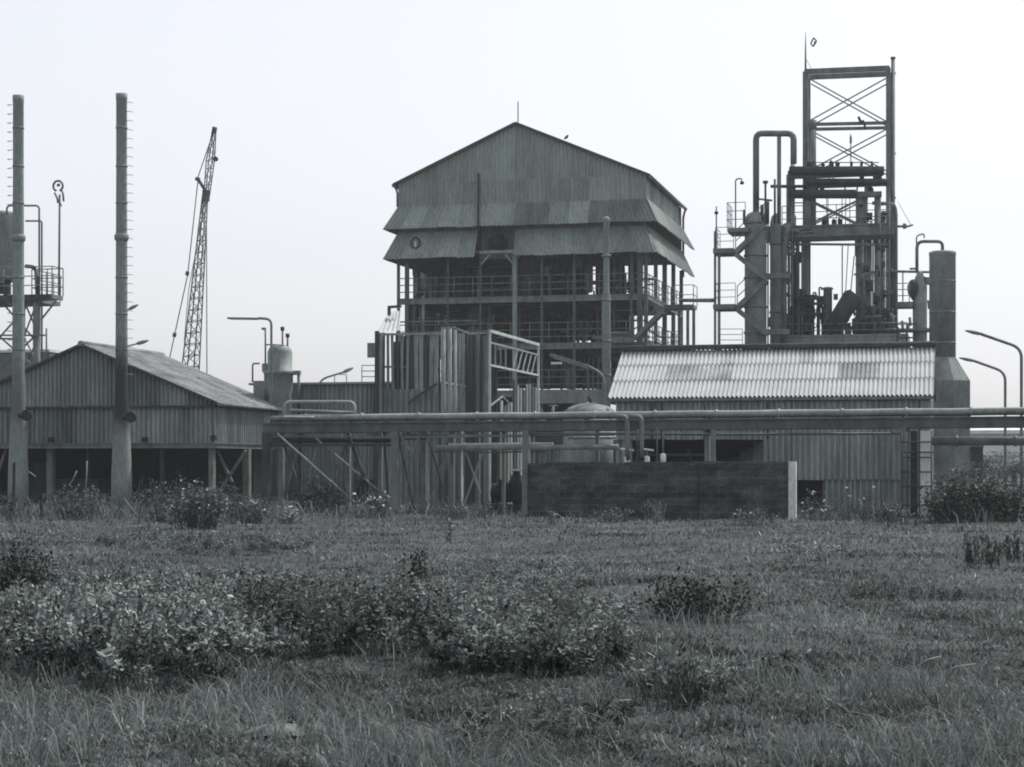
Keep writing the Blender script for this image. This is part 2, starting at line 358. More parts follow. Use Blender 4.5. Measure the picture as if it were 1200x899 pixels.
def build_thicket():
    Xs=[];Ys=[];Hs=[];Ls=[];Bs=[]
    for (cx,cy,rx,ry,h,lf,br) in CLUMPS:
        s0 = CZ*F/(cy-HZ); area = (2*rx*s0/F)*(2*ry*s0*s0/(CZ*F)); h *= .9 if h > .4 else .8; n = int(area*(32 if h > .3 else 26))
        a = rng.uniform(0,6.283,n); q = np.sqrt(rng.random(n)); px = cx+np.cos(a)*q*rx*1.05; py = cy+np.sin(a)*q*ry
        s_ = CZ*F/(py-HZ); u = (px-600)/F; x = (-ST+u*CT)*s_; y = (CT+u*ST)*s_
        k = rng.random(n) < np.clip(.62+1.6*fbm(x,y,2.6),.02,1)
        x,y,q = x[k],y[k],q[k]; n = len(x)
        Xs.append(x); Ys.append(y); Hs.append(h*(1-.45*q**3)*rng.uniform(.6,1.15,n)*np.clip(1+.35*fbm(x,y,3.3),.5,1.4)); Ls.append(np.full(n,lf)); Bs.append(br*np.where(rng.random(n)<.25,.35,1)*rng.uniform(.7,1.3,n))
    x,y,H,LF,BR = map(np.concatenate,(Xs,Ys,Hs,Ls,Bs)); n = len(x); ns = 3
    X_,Y_,LF,BR = (np.repeat(q,ns) for q in (x,y,LF,BR)); H_ = np.repeat(H,ns)*rng.uniform(.6,1.2,n*ns)
    base = np.stack([X_,Y_,hgt(X_,Y_)],1); tip = base+np.stack([rng.normal(0,.3,n*ns)*H_, rng.normal(0,.3,n*ns)*H_, H_],1)
    v1,f1,s1 = stems_np(base, tip, .002+.005*H_)
    nl = 17; k = np.repeat(np.arange(n*ns), nl); t = 1-rng.random(len(k))**1.7*.56
    c = base[k]+(tip[k]-base[k])*t[:,None]+rng.normal(0,.02,(len(k),3))
    L_ = LF[k]*rng.uniform(.45,1.25,len(k)); wr = rng.uniform(.3,.7,len(k))
    v2,f2,s2 = leafset(c, None, L_, L_*wr, .25, 1.9, rng.uniform(-.3,1.45,len(k))); s2 = s2*np.repeat(BR[k],6)
    v = np.concatenate([v1,v2]); f = np.concatenate([f1, f2+len(v1)]); s_ = np.concatenate([s1*.6, s2])
    o = npmesh('weed_thicket', v, f, 4, s_, weed_m); o['kind'] = 'stuff'; o['label'] = 'ragged thicket of pale broad leaved weeds across the foreground'
    print('thicket plants', n, 'leaves', len(k))
build_thicket()
def build_tall_grass():       # long tufts at the thicket's front edge and on the field
    n = 7000; px = rng.uniform(-150, 1500, n); py = rng.uniform(640, 960, n); x=[];y=[]
    s = CZ*F/(py-HZ); u = (px-600)/F; x = (-ST+u*CT)*s; y = (CT+u*ST)*s
    k = fbm(x,y,1.1) > .18; x,y,s = x[k],y[k],s[k]; r = 5
    x = np.repeat(x,r)+rng.normal(0,.03,len(x)*r); y = np.repeat(y,r)+rng.normal(0,.03,len(y)*r)
    h = rng.uniform(.12,.32,len(x)); vs,f,sh = blades(x, y, hgt(x,y), h, np.full(len(x),.008), rng.uniform(.3,1.3,len(x)), .7, 2.2)
    o = npmesh('tall_grass', vs, f, 3, sh, grass_m); o['kind'] = 'stuff'; o['label'] = 'longer grass tufts scattered over the field'
build_tall_grass()
def build_litter():          # dead flattened stalks
    n = 2600; px = rng.uniform(-60,1260,n); py = 600+300*rng.random(n)**.8
    s = CZ*F/(py-HZ); u = (px-600)/F; x = (-ST+u*CT)*s; y = (CT+u*ST)*s; k = fbm(x,y,.9) > -.1; x,y,s = x[k],y[k],s[k]
    base = np.stack([x,y,hgt(x,y)+rng.uniform(.02,.12,len(x))],1); a = rng.uniform(0,6.283,len(x)); L_ = rng.uniform(.06,.24,len(x)); tip = base+np.stack([np.cos(a)*L_,np.sin(a)*L_,rng.uniform(-.02,.12,len(x))],1)
    v,f,sh = stems_np(base,tip,.001+.0001*s); o = npmesh('dead_stalks', v, f, 4, sh*rng.uniform(.5,1.3), litter_m); o['kind'] = 'stuff'; o['label'] = 'pale dead stalks littering the grass'
litter_m = leafmat('dead_straw', .2, (.98,1,.97), 0, 3)
build_litter()
# weeds along the foot of the plant
def build_rank():
    n = 30000; px = rng.uniform(-80, 1280, n); py = rng.uniform(598, 621, n)
    fr = np.clip((613-py+5*fbm(px*.05,py*0,1.))/8,0.02,1); dens = fr*np.where(px < 330, 1., np.where(px < 615, .55, np.where(px<935,.12, .9)))
    k = rng.random(n) < dens*.8; px,py = px[k],py[k]
    s = CZ*F/(py-HZ); u = (px-600)/F; x = (-ST+u*CT)*s; y = (CT+u*ST)*s
    ok = ~((y>62.8)); x,y,px = x[ok],y[ok],px[ok]
    h = (.12+.68*rng.random(len(x))**2.4)*np.clip(.8+.7*fbm(x,y,1.6),.3,1.5)*np.where((px<615)|(px>935),1,.4)*np.where(px>1085,1.3,1)*np.where(px<330,1.25,1)
    vs,f,sh = blades(x, y, hgt(x,y), h, np.full(len(x),.03), rng.uniform(.3,1.5,len(x)), .3, 1.8)
    o = npmesh('rank_weeds', vs, f, 3, sh, grass_m); o['kind'] = 'stuff'; o['label'] = 'rank weeds growing along the foot of the plant'
build_rank()
# single shrubs
SB = 'shrubs standing out on the field'
shrub('shrub', 'large dark rounded bush cut by the left edge of the picture', 'shrub', 4, 702, 1.35, .68, 2600, .06, dark_m, stems=40, group=SB)
shrub('shrub', 'small dark bush just right of the large dark one at the left edge', 'shrub', 46, 692, .7, .3, 700, .05, mid_m, stems=20, group=SB)
shrub('shrub', 'twin pointed dark shrub in the middle of the field behind the weed thicket', 'shrub', 484, 696, .42, .58, 500, .055, dark_m, stems=12, group=SB)
shrub('shrub', 'wide low dark shrub with ragged twigs alone on the right half of the field', 'shrub', 824, 722, 1.25, .5, 1500, .065, dark_m, stems=34, group=SB)
shrub('shrub', 'dark upright tuft far to the right, in front of the low overgrown corner', 'shrub', 1148, 670, .75, .55, 700, .09, dark_m, stems=14, spiky=True, group=SB)
shrub('shrub', 'dark upright tuft cut by the right edge of the picture', 'shrub', 1191, 664, .4, .5, 400, .09, dark_m, stems=8, spiky=True, group=SB)
shrub('shrub', 'low pale leaved weed clump on the field below the end post of the black wall', 'weed', 946, 660, 1.1, .4, 350, .07, pale_m, stems=14, group=SB)
shrub('shrub', 'dark clump with bare pale stalks right of the weed thicket near the bottom', 'shrub', 784, 838, .5, .38, 420, .05, dark_m, stems=22, spiky=True, group=SB)
shrub('shrub', 'small thin sapling standing alone in the field above the twin shrub', 'shrub', 527, 634, .28, .62, 90, .08, mid_m, stems=5, group=SB)
FT = 'shrubs along the foot of the plant'
shrub('shrub', 'bushy shrub with white flowers before the open shed', 'shrub', 232, 619, 1.7, 1.3, 1700, .1, mid_m, flowers=34, stems=40, group=FT)
shrub('shrub', 'broad grey bush between the tall stack and the flowering shrub', 'shrub', 205, 611, 1.9, 1.35, 1500, .1, mid_m, stems=40, group=FT)
shrub('shrub', 'scrubby bush left of the nearest rack post, under the shed corner', 'shrub', 285, 611, 1.6, .95, 1200, .1, mid_m, flowers=12, stems=30, group=FT)
shrub('shrub', 'tangled bush at the foot of the left stack', 'shrub', 92, 610, 1.9, 1.0, 1100, .1, mid_m, stems=30, group=FT)
shrub('shrub', 'thin weeds between the two stacks with one white flower head', 'shrub', 112, 606, .8, 1.15, 280, .1, mid_m, flowers=3, stems=12, group=FT)
shrub('shrub', 'low dark weeds at the left edge before the far left stack', 'shrub', 10, 608, 1.6, .7, 700, .1, dark_m, stems=24, group=FT)
shrub('shrub', 'dark bush under the slanting struts of the pipe rack', 'shrub', 372, 603, 2.0, 1.15, 1700, .1, dark_m, stems=40, group=FT)
shrub('shrub', 'pale flowering weed at the foot of the second rack post', 'shrub', 440, 607, 1.3, 1.0, 600, .09, mid_m, flowers=34, stems=24, group=FT)
shrub('shrub', 'weed patch just right of the nearest rack post', 'shrub', 335, 611, 1.3, .5, 600, .09, pale_m, flowers=9, stems=22, group=FT)
shrub('shrub', 'grassy weeds under the white crossed bars', 'shrub', 545, 607, 1.9, .5, 700, .09, mid_m, stems=26, group=FT)
shrub('shrub', 'feathery pale weed against the black wall', 'weed', 768, 617, .8, .75, 260, .12, pale_m, stems=16, spiky=True, group=FT)
shrub('shrub', 'low straggling weeds along the foot of the black wall, left of its middle joint', 'weed', 715, 616, 1.3, .42, 420, .09, mid_m, stems=20, group=FT)
shrub('shrub', 'ragged weeds along the foot of the black wall, near the pale end post', 'weed', 880, 617, 1.4, .5, 460, .09, mid_m, stems=22, flowers=2, group=FT)
shrub('shrub', 'tall straggly weeds against the corner of the open shed, under its side wall', 'shrub', 262, 606, 1.3, 1.25, 700, .1, mid_m, stems=22, group=FT)
shrub('shrub', 'wispy weeds before the dark opening between stack and shed corner', 'shrub', 172, 604, 1.3, 1.5, 360, .11, mid_m, stems=16, spiky=True, group=FT)
shrub('shrub', 'small pale weed at the left end of the black wall', 'weed', 652, 615, .5, .45, 60, .1, pale_m, stems=6, group=FT)
shrub('shrub', 'weeds with pale heads before the dark hatch in the corrugated shed', 'shrub', 957, 612, .9, .95, 260, .1, mid_m, flowers=14, stems=14, group=FT)
shrub('shrub', 'tall thin weeds against the corrugated shed wall', 'shrub', 1000, 612, 1.7, 1.15, 520, .1, mid_m, flowers=4, stems=26, spiky=True, group=FT)
shrub('shrub', 'low bush left of the white concrete column', 'shrub', 1045, 612, 1.2, .6, 600, .1, mid_m, stems=20, group=FT)
shrub('shrub', 'dense dark bush right of the white concrete column', 'shrub', 1122, 612, 2.0, 1.45, 2600, .11, dark_m, stems=46, group=FT)
shrub('shrub', 'rounded bush filling the lower right corner of the plant', 'shrub', 1180, 612, 2.0, 1.25, 2300, .11, dark_m, stems=46, group=FT)
shrub('shrub', 'pale leafed weed touching the foot of the white column', 'weed', 1100, 611, .7, 1.1, 380, .1, pale_m, stems=12, flowers=3, group=FT)
shrub('shrub', 'tall thicket bush behind the right corner bushes', 'shrub', 1150, 604, 3.2, 1.7, 2600, .12, mid_m, stems=50, group=FT, Y=62)
# ================================================================== NEAR WALL
def near_wall():
    Y = 55.5; xl, xr = X(618,Y), X(924,Y); zt = Z(770,543,Y)
    r = thing('blackened_wall', 'low black mossy masonry wall standing in the grass before the corrugated shed', 'wall', ((xl+xr)/2, Y))
    xj = X(818, Y)
    MB().box(xl, xj-.012, Y, Y+.24, -.2, zt).build('wall_panel', conc_d, r); MB().box(xj+.012, xr, Y+.01, Y+.25, -.2, zt-.01).build('wall_panel', conc_d, r)
    mc = mat('mossy_coping', .10, .9, .5, 3, 1, fine=.3); x = xl-.03; Rw = random.Random(2)
    while x < xr-.1:
        x1 = min(xr, x+Rw.uniform(.42,.6)); dz = Rw.uniform(-.018,.012)
        if Rw.random() > .1: Bx(r, 'coping_stone', x, x1-.012, Y-.03+Rw.uniform(-.01,.01), Y+.28, zt-.002, zt+.045+dz, mc)
        x = x1
    o = Bx(r, 'end_post', xr+.003, xr+m(8.5,Y), Y-.06, Y+.26, -.2, zt+.05, conc_p); o['label'] = 'pale concrete end post'
def brickify(M, mortar=.075):
    nt = M.node_tree; N = nt.nodes; L = nt.links; b = N['Principled BSDF']; src = b.inputs['Base Color'].links[0].from_socket
    tc = N.new('ShaderNodeTexCoord'); sx = N.new('ShaderNodeSeparateXYZ'); cx = N.new('ShaderNodeCombineXYZ'); L.new(tc.outputs['Object'], sx.inputs[0]); L.new(sx.outputs['X'], cx.inputs['X']); L.new(sx.outputs['Z'], cx.inputs['Y'])
    br = N.new('ShaderNodeTexBrick'); br.inputs['Scale'].default_value = 1; br.inputs['Brick Width'].default_value = .42; br.inputs['Row Height'].default_value = .2; br.inputs['Mortar Size'].default_value = .014; br.inputs['Mortar Smooth'].default_value = .6
    br.inputs['Color1'].default_value = (.6,.6,.6,1); br.inputs['Color2'].default_value = (1.5,1.5,1.5,1); br.inputs['Mortar'].default_value = (1.9,1.9,1.85,1); L.new(cx.outputs[0], br.inputs['Vector'])
    mx = N.new('ShaderNodeMix'); mx.data_type = 'RGBA'; mx.blend_type = 'MULTIPLY'; mx.inputs['Factor'].default_value = .8; L.new(src, mx.inputs['A']); L.new(br.outputs['Color'], mx.inputs['B']); L.new(mx.outputs['Result'], b.inputs['Base Color'])
brickify(conc_d)
near_wall()
# ================================================================== PIPE RACK
def pipe_rack():
    Y = 58.0; Yb = 59.6
    r = thing('pipe_rack', 'long low steel pipe rack crossing in front of the whole plant', 'pipe rack', (X(600,Y), Y))
    za, zb = Z(308,500,Y), Z(1230,492,Y); xa, xb = X(308,Y), X(1290,Y)
    def zt(x): return za+(zb-za)*(x-xa)/(xb-xa)
    for yy in (Y, Yb): Bm(r, 'girder', (xa,yy,zt(xa)-.04), (xb,yy,zt(xb)-.04), .16, st_c, .32, I=True)
    for px, w, yy, M in ((312,8,Y,st_d),(463,8,Y,st_m),(497,6,Yb,st_m),(616,7,Y,st_m),(624,4,Yb,st_m),(829,6,Yb,st_p),(836,5,Y,st_m),(1058,6,Y,st_m),(330,6,Yb,st_m),(1212,7,Y,st_m),(1230,7,Yb,st_m),(352,5,Yb,st_d),(408,6,Yb+.6,st_m),(446,5,Yb+.6,st_m),(530,5,Yb,st_m),(560,5,Yb+.4,st_m),(590,4,Yb,st_m),(700,4,Yb,st_m),(1064,3,Yb,st_m)):
        x = X(px,yy); Bm(r, 'post', (x,yy,-.1), (x,yy,zt(x)-.2), m(w,Y), M)
    for px in (312,463,616,829,1058,1220):
        x = X(px,Y); Bm(r, 'cross_bearer', (x,Y+.09,zt(x)-.24), (x,Yb-.09,zt(x)-.24), .12, st_d)
    lo = zt(X(400,Y))-.62
    Bm(r, 'lower_bearer', (xa,Y+.1,lo), (X(463,Y),Y+.1,lo), .08, st_d, .1)
    br = [((328,505),(352,577),st_d,3.4,Y+.3),((372,510),(352,600),st_m,3,Yb),((408,508),(425,556),st_d,3.4,Y+.4),((425,556),(414,580),st_d,3,Y+.4),((450,505),(455,580),st_d,3,Yb),
          ((340,596),(375,570),st_p,3.2,Y-.2),((466,508),(486,600),st_d,2.2,Y+.2),((500,508),(528,600),st_d,2,Yb),((528,508),(500,600),st_m,2,Yb+.2),((352,508),(330,600),st_m,2,Yb+.1),((378,595),(408,512),st_m,2,Yb+.5),((410,512),(444,598),st_d,2.2,Yb+.6),((466,505),(480,528),st_m,3,Y+.12),((495,505),(484,530),st_m,3,Y+.12)]
    for a,b,M,w,yy in br: Bm(r, 'brace', P(*a,yy), P(*b,yy), m(w,Y), M)
    Pp(r, 'brace', [P(325,508,Y-.3), P(430,602,Y-.3)], m(1.3,Y), st_p); Pp(r, 'brace', [P(368,512,Y+.5), P(457,586,Y+.5)], m(1.1,Y), st_p)
    # white crossed bars
    wr = thing('white_crossed_bars', 'white painted upright bars with an X brace under the pipe rack', 'brace frame', (X(550,Y+1), Y+1))
    for px, t in ((541.5,505),(501.5,505)):
        Bm(wr, 'upright', P(px,t,Y+1), P(px,601,Y+1), m(2,Y), st_p if px < 510 else white)
    Bm(wr, 'cross_bar', P(566,530,Y+.9), P(541,600,Y+.9), m(2.2,Y), st_p); Bm(wr, 'cross_bar', P(546,530,Y+1.1), P(563,578,Y+1.1), m(2,Y), st_p)
    # pipes lying on the rack
    G_ = 'long pipes lying on the rack'
    def lp(px0,px1,dy,Yp,rr,M,label):
        a = P(px0,0,Yp); b = P(px1,0,Yp); a.z = zt(a.x)+.2+dy+rr; b.z = zt(b.x)+.2+dy+rr
        mb = MB().tube([a.lerp(b,t/30)+V((0,0,.008*math.sin(t*1.7))) for t in range(31)], rr, 10)
        for t in np.arange(.03,1,.075): q = a.lerp(b,t); mb.tube([q-V((.04,0,0)), q+V((.04,0,0))], rr*1.28, 10)
        solo('long_pipe', mb, M, label, 'pipe', G_)
    lp(333,1290,-.02,Y+.1,.105,mat('pale_pipe_paint',.3,.5,.25,.5,1),'pale flanged pipe along the front edge of the rack')
    lp(318,1290,-.02,Y+.5,.08,st_m,'dark flanged pipe just behind the front one on the rack')
    lp(318,1290,-.02,Y+1.0,.09,st_m,'dark flanged pipe in the middle of the rack')
    lp(318,1290,-.02,Y+1.45,.11,st_m,'thick dark flanged pipe at the rear of the rack')
    # lower pipes under the rack
    def low(px0,py0,px1,py1,Yp,rr,M,label,ins=True):
        mb = MB().tube([P(px0,py0,Yp), P(px1,py1,Yp)], rr, 10)
        for t in (.15,.5,.85):
            q = P(px0,py0,Yp).lerp(P(px1,py1,Yp),t); mb.tube([q-V((.05,0,0)), q+V((.05,0,0))], rr*1.25, 10)
        solo('low_pipe', mb, M, label, 'pipe', 'pipes slung under the rack')
    low(512,525,725,524,Y+.7,.09,st_p,'pale pipe hanging under the middle of the rack')
    low(526,521,648,520,Y+1.5,.045,white,'thin white pipe behind the pale one under the rack')
    low(318,517,470,516,Y+1.0,.07,st_d,'black pipe under the left end of the rack')
    low(1092,517,1290,517,Y+.9,.14,st_m,'thick pipe under the rack right of the white column')
    low(665,513,722,513,Y+3,.05,st_p,'short pale pipe under the rack beside the valves')
    for k,(a,b,py,rr,M) in enumerate(((318,620,511,.035,st_p),(318,500,514,.04,st_d),(480,720,509.5,.04,st_m),(620,1056,508,.045,st_m),(500,640,529,.03,st_m),(340,462,521,.03,st_m))):
        solo('conduit_line', MB().tube([P(a,py,Y+.3+.25*k),P((a+b)/2,py+1.2,Y+.3+.25*k),P(b,py,Y+.3+.25*k)],rr,6), M, ('thin pale conduit under the left end of the rack','thin black conduit under the left end of the rack','thin grey conduit under the middle of the rack','thin grey conduit along the underside of the rack before the corrugated shed','lowest thin conduit behind the white crossed bars','thin sagging conduit among the slanting struts')[k], 'conduit', 'thin conduits under the rack')
    # expansion loop and goosenecks
    solo('pipe_loop', MB().tube(bend([P(333,492,Y+.3),P(333,471,Y+.3),P(416,471,Y+.3),P(416,490,Y+.3)],.25),m(2,Y),8), st_p, 'pale pipe loop rising from the left end of the rack', 'pipe')
    solo('pipe_loop', MB().tube(bend([P(340,488,Y+.9),P(340,481,Y+.9),P(418,484,Y+.9)],.15),m(2,Y),8), st_m, 'dark low pipe lying inside the pale loop on the rack', 'pipe')
    solo('white_plank', MB().beam(P(333,488,Y-.02),P(368,488.5,Y-.02),.12,.05), white, 'short white plank lying on the left end of the rack', 'plank')
    for px in (735,752):
        pts = bend([P(px-14,488,Y-.5),P(px,488,Y-.5),P(px,528,Y-.5),P(px+1,538,Y-.2)],.22)
        solo('gooseneck_pipe', MB().tube(pts,m(2.6,Y),8), vessel_l, 'left pale gooseneck pipe dropping from the rack' if px==735 else 'right pale gooseneck pipe dropping from the rack', 'pipe', 'gooseneck pipes at the rack')
    # valves standing behind the wall top
    for k,(px,py,lab) in enumerate(((735,538,'white valve on the left gooseneck pipe'),(758,538,'white valve on the right gooseneck pipe'),(777,535,'white gauge bottle right of the gooseneck pipes'))):
        t = thing('valve', lab, 'valve', P(px,py,Y-.1), 'white valves above the black wall'); mb = MB()
        q = P(px,py,Y-.1); mb.lathe(q.x,q.y,[(.05,q.z-.2),(.09,q.z-.15),(.09,q.z+.05),(.05,q.z+.1)],10); vb = mb.build('valve_body', white, t)
        if k < 2:
            MB().tube([P(px-8,526,Y-.1),P(px+8,528,Y-.1)],.035,6).build('handle', white, vb); Pp(vb,'spindle',[P(px,526,Y-.1),P(px,538,Y-.1)],.03,st_m)
        else: Pp(t,'spindle',[P(px,505,Y-.1),P(px,532,Y-.1)],.03,st_m)
    for px, lab in ((747,'thin dark valve rod between the goosenecks'),(770,'thin dark valve rod right of the goosenecks')):
        solo('valve_rod', MB().tube([P(px,503,Y-.3),P(px,0,Y-.3).lerp(P(px,HZ,Y-.3),1)-V((0,0,1.6))],.03,6), st_d, lab, 'pipe', 'thin dark rods')
pipe_rack()
def white_column():
    Y = 57.2; r = thing('white_column', 'pale concrete column with iron ladder at the right end of the shed', 'column', (X(1083,Y),Y))
    zt = Z(1083,505,Y)
    o = Bx(r,'shaft',X(1078.5,Y),X(1090,Y),Y,Y+.35,-.1,zt,conc_p)
    Bx(r,'steel_upright',X(1067,Y),X(1075,Y),Y+.05,Y+.3,-.1,zt,black)
    mb = MB(); 
    for px in (1057,1063,1091.5): mb.tube([(X(px,Y-.15),Y-.15,0),(X(px,Y-.15),Y-.15,zt-.02)],.022,6)
    for py in (518,530,536,553,570,592): mb.tube([P(1056,py,Y-.19),P(1096 if py in(530,592) else 1092,py,Y-.19)],.026,6)
    mb.build('ladder', st_d, r)
white_column()
# ================================================================== LEFT SHED
def left_shed():
    Y0, Y1 = 68.0, 75.3
    r = thing('open_shed', 'open sided corrugated shed with low gable roof behind the two stacks', 'shed', (X(98,Y0),Y0))
    xa, za = X(98,Y0), Z(98,405,Y0); xr = X(250,Y0); ze = Z(250,470,Y0); xl = 2*xa-xr
    zb = Z(150,520,Y0); zm = Z(150,477,Y0)
    slope = (za-ze)/(xr-xa)
    def top(x): return za-abs(x-xa)*slope
    CL = [cladA,cladA,cladB,cladC,clad]
    sheets(r,'gable_sheet',(xl,Y0,zm),(xa,Y0,zm),(xa,Y0,top(xa)-.03),(xl,Y0,top(xl)-.03),CL,1.0,.2,.05,.02,1)
    sheets(r,'gable_sheet',(xa,Y0,zm),(xr,Y0,zm),(xr,Y0,top(xr)-.03),(xa,Y0,top(xa)-.03),CL,1.0,.2,.05,.02,2)
    sheets(r,'front_sheet',(xl,Y0+.09,zb),(xr,Y0+.09,zb),(xr,Y0+.09,zm+.05),(xl,Y0+.09,zm+.05),CL,1.0,.2,.05,.02,3)
    sheets(r,'side_sheet',(xr+.02,Y0,zb),(xr+.02,Y1,zb),(xr+.02,Y1,ze-.06),(xr+.02,Y0,ze-.06),CL,1.0,.2,.05,.02,4)
    MB().corr((xl,Y0,zb),(xl,Y1,zb),(xl,Y1,ze-.06),(xl,Y0,ze-.06),.25,.06).build('side_wall', clad, r)
    Bx(r,'rear_wall',xl,xr,Y1,Y1+.1,0,ze,shade_sheet)
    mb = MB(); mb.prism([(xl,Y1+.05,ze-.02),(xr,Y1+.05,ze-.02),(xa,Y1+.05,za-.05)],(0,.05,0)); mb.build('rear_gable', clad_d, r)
    Bx(r,'end_partition',xl,xl+.08,Y0+.3,Y1-.01,0,zb,shade_sheet)
    ov = .28
    for sgn in (-1,1):
        mb = MB(); rows = 4
        for k in range(rows):
            t0, t1 = k/rows, (k+1)/rows+.02
            W = (xr-xa)+ov; p0 = xa+sgn*W*t0; p1 = xa+sgn*W*min(t1,1.0); off = -.012*k+.05
            mb.corr((p0,Y0-.25,za-abs(p0-xa)*slope+off),(p0,Y1+.2,za-abs(p0-xa)*slope+off),(p1,Y1+.2,za-abs(p1-xa)*slope+off-.0),(p1,Y0-.25,za-abs(p1-xa)*slope+off),.18,.032,.01)
        mb.build('roof_slope', roof_s, r)
    Pp(r,'ridge_cap',[(xa,Y0-.3,za+.07),(xa,Y1+.22,za+.07)],.11,roof_s)
    Bm(r,'girt',(xl,Y0-.05,zm),(xr+.05,Y0-.05,zm),.06,st_d,.09); Bm(r,'girt',(xr+.08,Y0,zm+.02),(xr+.08,Y1,zm+.02),.06,st_d,.09)
    Bm(r,'eaves_beam',(xl,Y0-.06,zb-.08),(xr+.05,Y0-.06,zb-.08),.14,st_m,.2,I=True); Bm(r,'eaves_beam',(xr+.06,Y0,zb-.08),(xr+.06,Y1,zb-.08),.14,st_m,.2,I=True)
    Bm(r,'bargeboard',(xa,Y0-.28,za+.03),(xr+ov,Y0-.28,ze-ov*slope+.03),.03,st_d,.09); Bm(r,'bargeboard',(xa,Y0-.28,za+.03),(xl-ov,Y0-.28,ze-ov*slope+.03),.03,st_d,.09)
    Pp(r,'gutter',[(xr+ov+.03,Y0-.2,ze-ov*slope-.02),(xr+ov+.03,Y1+.15,ze-ov*slope-.05)],.07,st_m)
    for px,w,M in ((-30,9,conc),(59,8,conc),(103,2,st_d),(190,3,st_d),(248,6,st_m)):
        x = X(px,Y0+.2); Bx(r,'column',x-m(w/2,Y0),x+m(w/2,Y0),Y0+.12,Y0+.38,-.1,zb-.18,M)
    x = xr; Bx(r,'column',x-.15,x+.12,71.4,71.7,-.1,zb-.18,st_m); Bx(r,'column',x-.16,x+.2,74.6,75.1,-.1,zb-.18,conc_p if False else conc)
    Bm(r,'brace',P(255,528,70),P(272,565,70),.1,st_m); Bm(r,'brace',P(288,528,70),P(258,575,70),.1,st_m); Bm(r,'brace',P(8,525,68.5),P(-10,575,68.5),.1,st_m)
    Bm(r,'girt',(xl,Y0-.055,zb+.75),(xl+.1,Y0-.055,zb+.75),.04,st_d)
    # small wall fittings under the eaves beam
    for px,py in ((60,516),(170,516),(250,514)): q = P(px,py,Y0-.2); Bx(r,'wall_bracket',q.x-.1,q.x+.1,Y0-.28,Y0-.13,q.z-.08,q.z+.12,black)
left_shed()
# low pump house seen behind the shed posts
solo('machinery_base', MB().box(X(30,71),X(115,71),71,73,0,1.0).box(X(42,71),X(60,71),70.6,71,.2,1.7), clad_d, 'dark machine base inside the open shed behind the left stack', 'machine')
# ================================================================== STACKS
def stack(px, pytop, side, M, label):
    Y = 66.0; cx = X(px,Y); zt = Z(px,pytop,Y)
    def rz(py): return Z(px,py,Y)
    r = thing('chimney_stack', label, 'chimney', (cx,Y), 'two tall slender stacks')
    prof = [(m(13.5,Y),-.1),(m(12.8,Y),rz(560)),(m(11.2,Y),rz(520)),(m(9.4,Y),rz(490)),(m(8.2,Y),rz(468)),(m(7.7,Y),rz(440)),(m(7.3,Y),rz(370)),(m(7.0,Y),rz(278)),(m(6.7,Y),rz(200)),(m(6.7,Y),zt-.25),(m(7.1,Y),zt-.22),(m(7.1,Y),zt),(m(6.2,Y),zt)]
    sh = MB().lathe(cx,Y,prof,28).build('shaft', M, r)
    for py in (150,195,238,325,368,410): Pp(sh,'joint_ring',[(cx,Y,rz(py)-.03),(cx,Y,rz(py)+.03)],m(7.35 if py<300 else 7.75,Y),chim,26)
    fz = rz(278 if side > 0 else 279)
    MB().lathe(cx,Y,[(m(6.6,Y),fz-.16),(m(8.6,Y),fz-.1),(m(9,Y),fz-.02),(m(9,Y),fz+.06),(m(7.5,Y),fz+.13)],28).build('flange', chim, sh)
    for i,py in enumerate(np.arange(pytop+11, 440, 10.6)):
        z = rz(py); x0 = cx+side*m(6.2,Y); x1 = cx+side*m(13.5,Y); MB().tube([(x0,Y-.1,z),(x1,Y-.1,z),(x1,Y+.12,z)],.013,5).build('step_iron', st_p, r)
    h = P(px+side*18+(4 if side<0 else 0),489,Y) if side>0 else P(40,487,Y)
    hx = cx+m(18,Y)
    t = MB().tube([(cx+m(7,Y),Y-.35,h.z),(hx-.1,Y-.35,h.z)],.1,8); t.tube([(hx,Y-.42,h.z),(hx,Y-.32,h.z)],m(7,Y),16); t.build('inspection_hatch', black, r)
stack(21.5, 112, -1, chim_w, 'tall tapering stack at far left with rungs on its left side')
stack(142.5, 110, 1, chim, 'tall tapering stack with sooty waist and rungs on its right side')
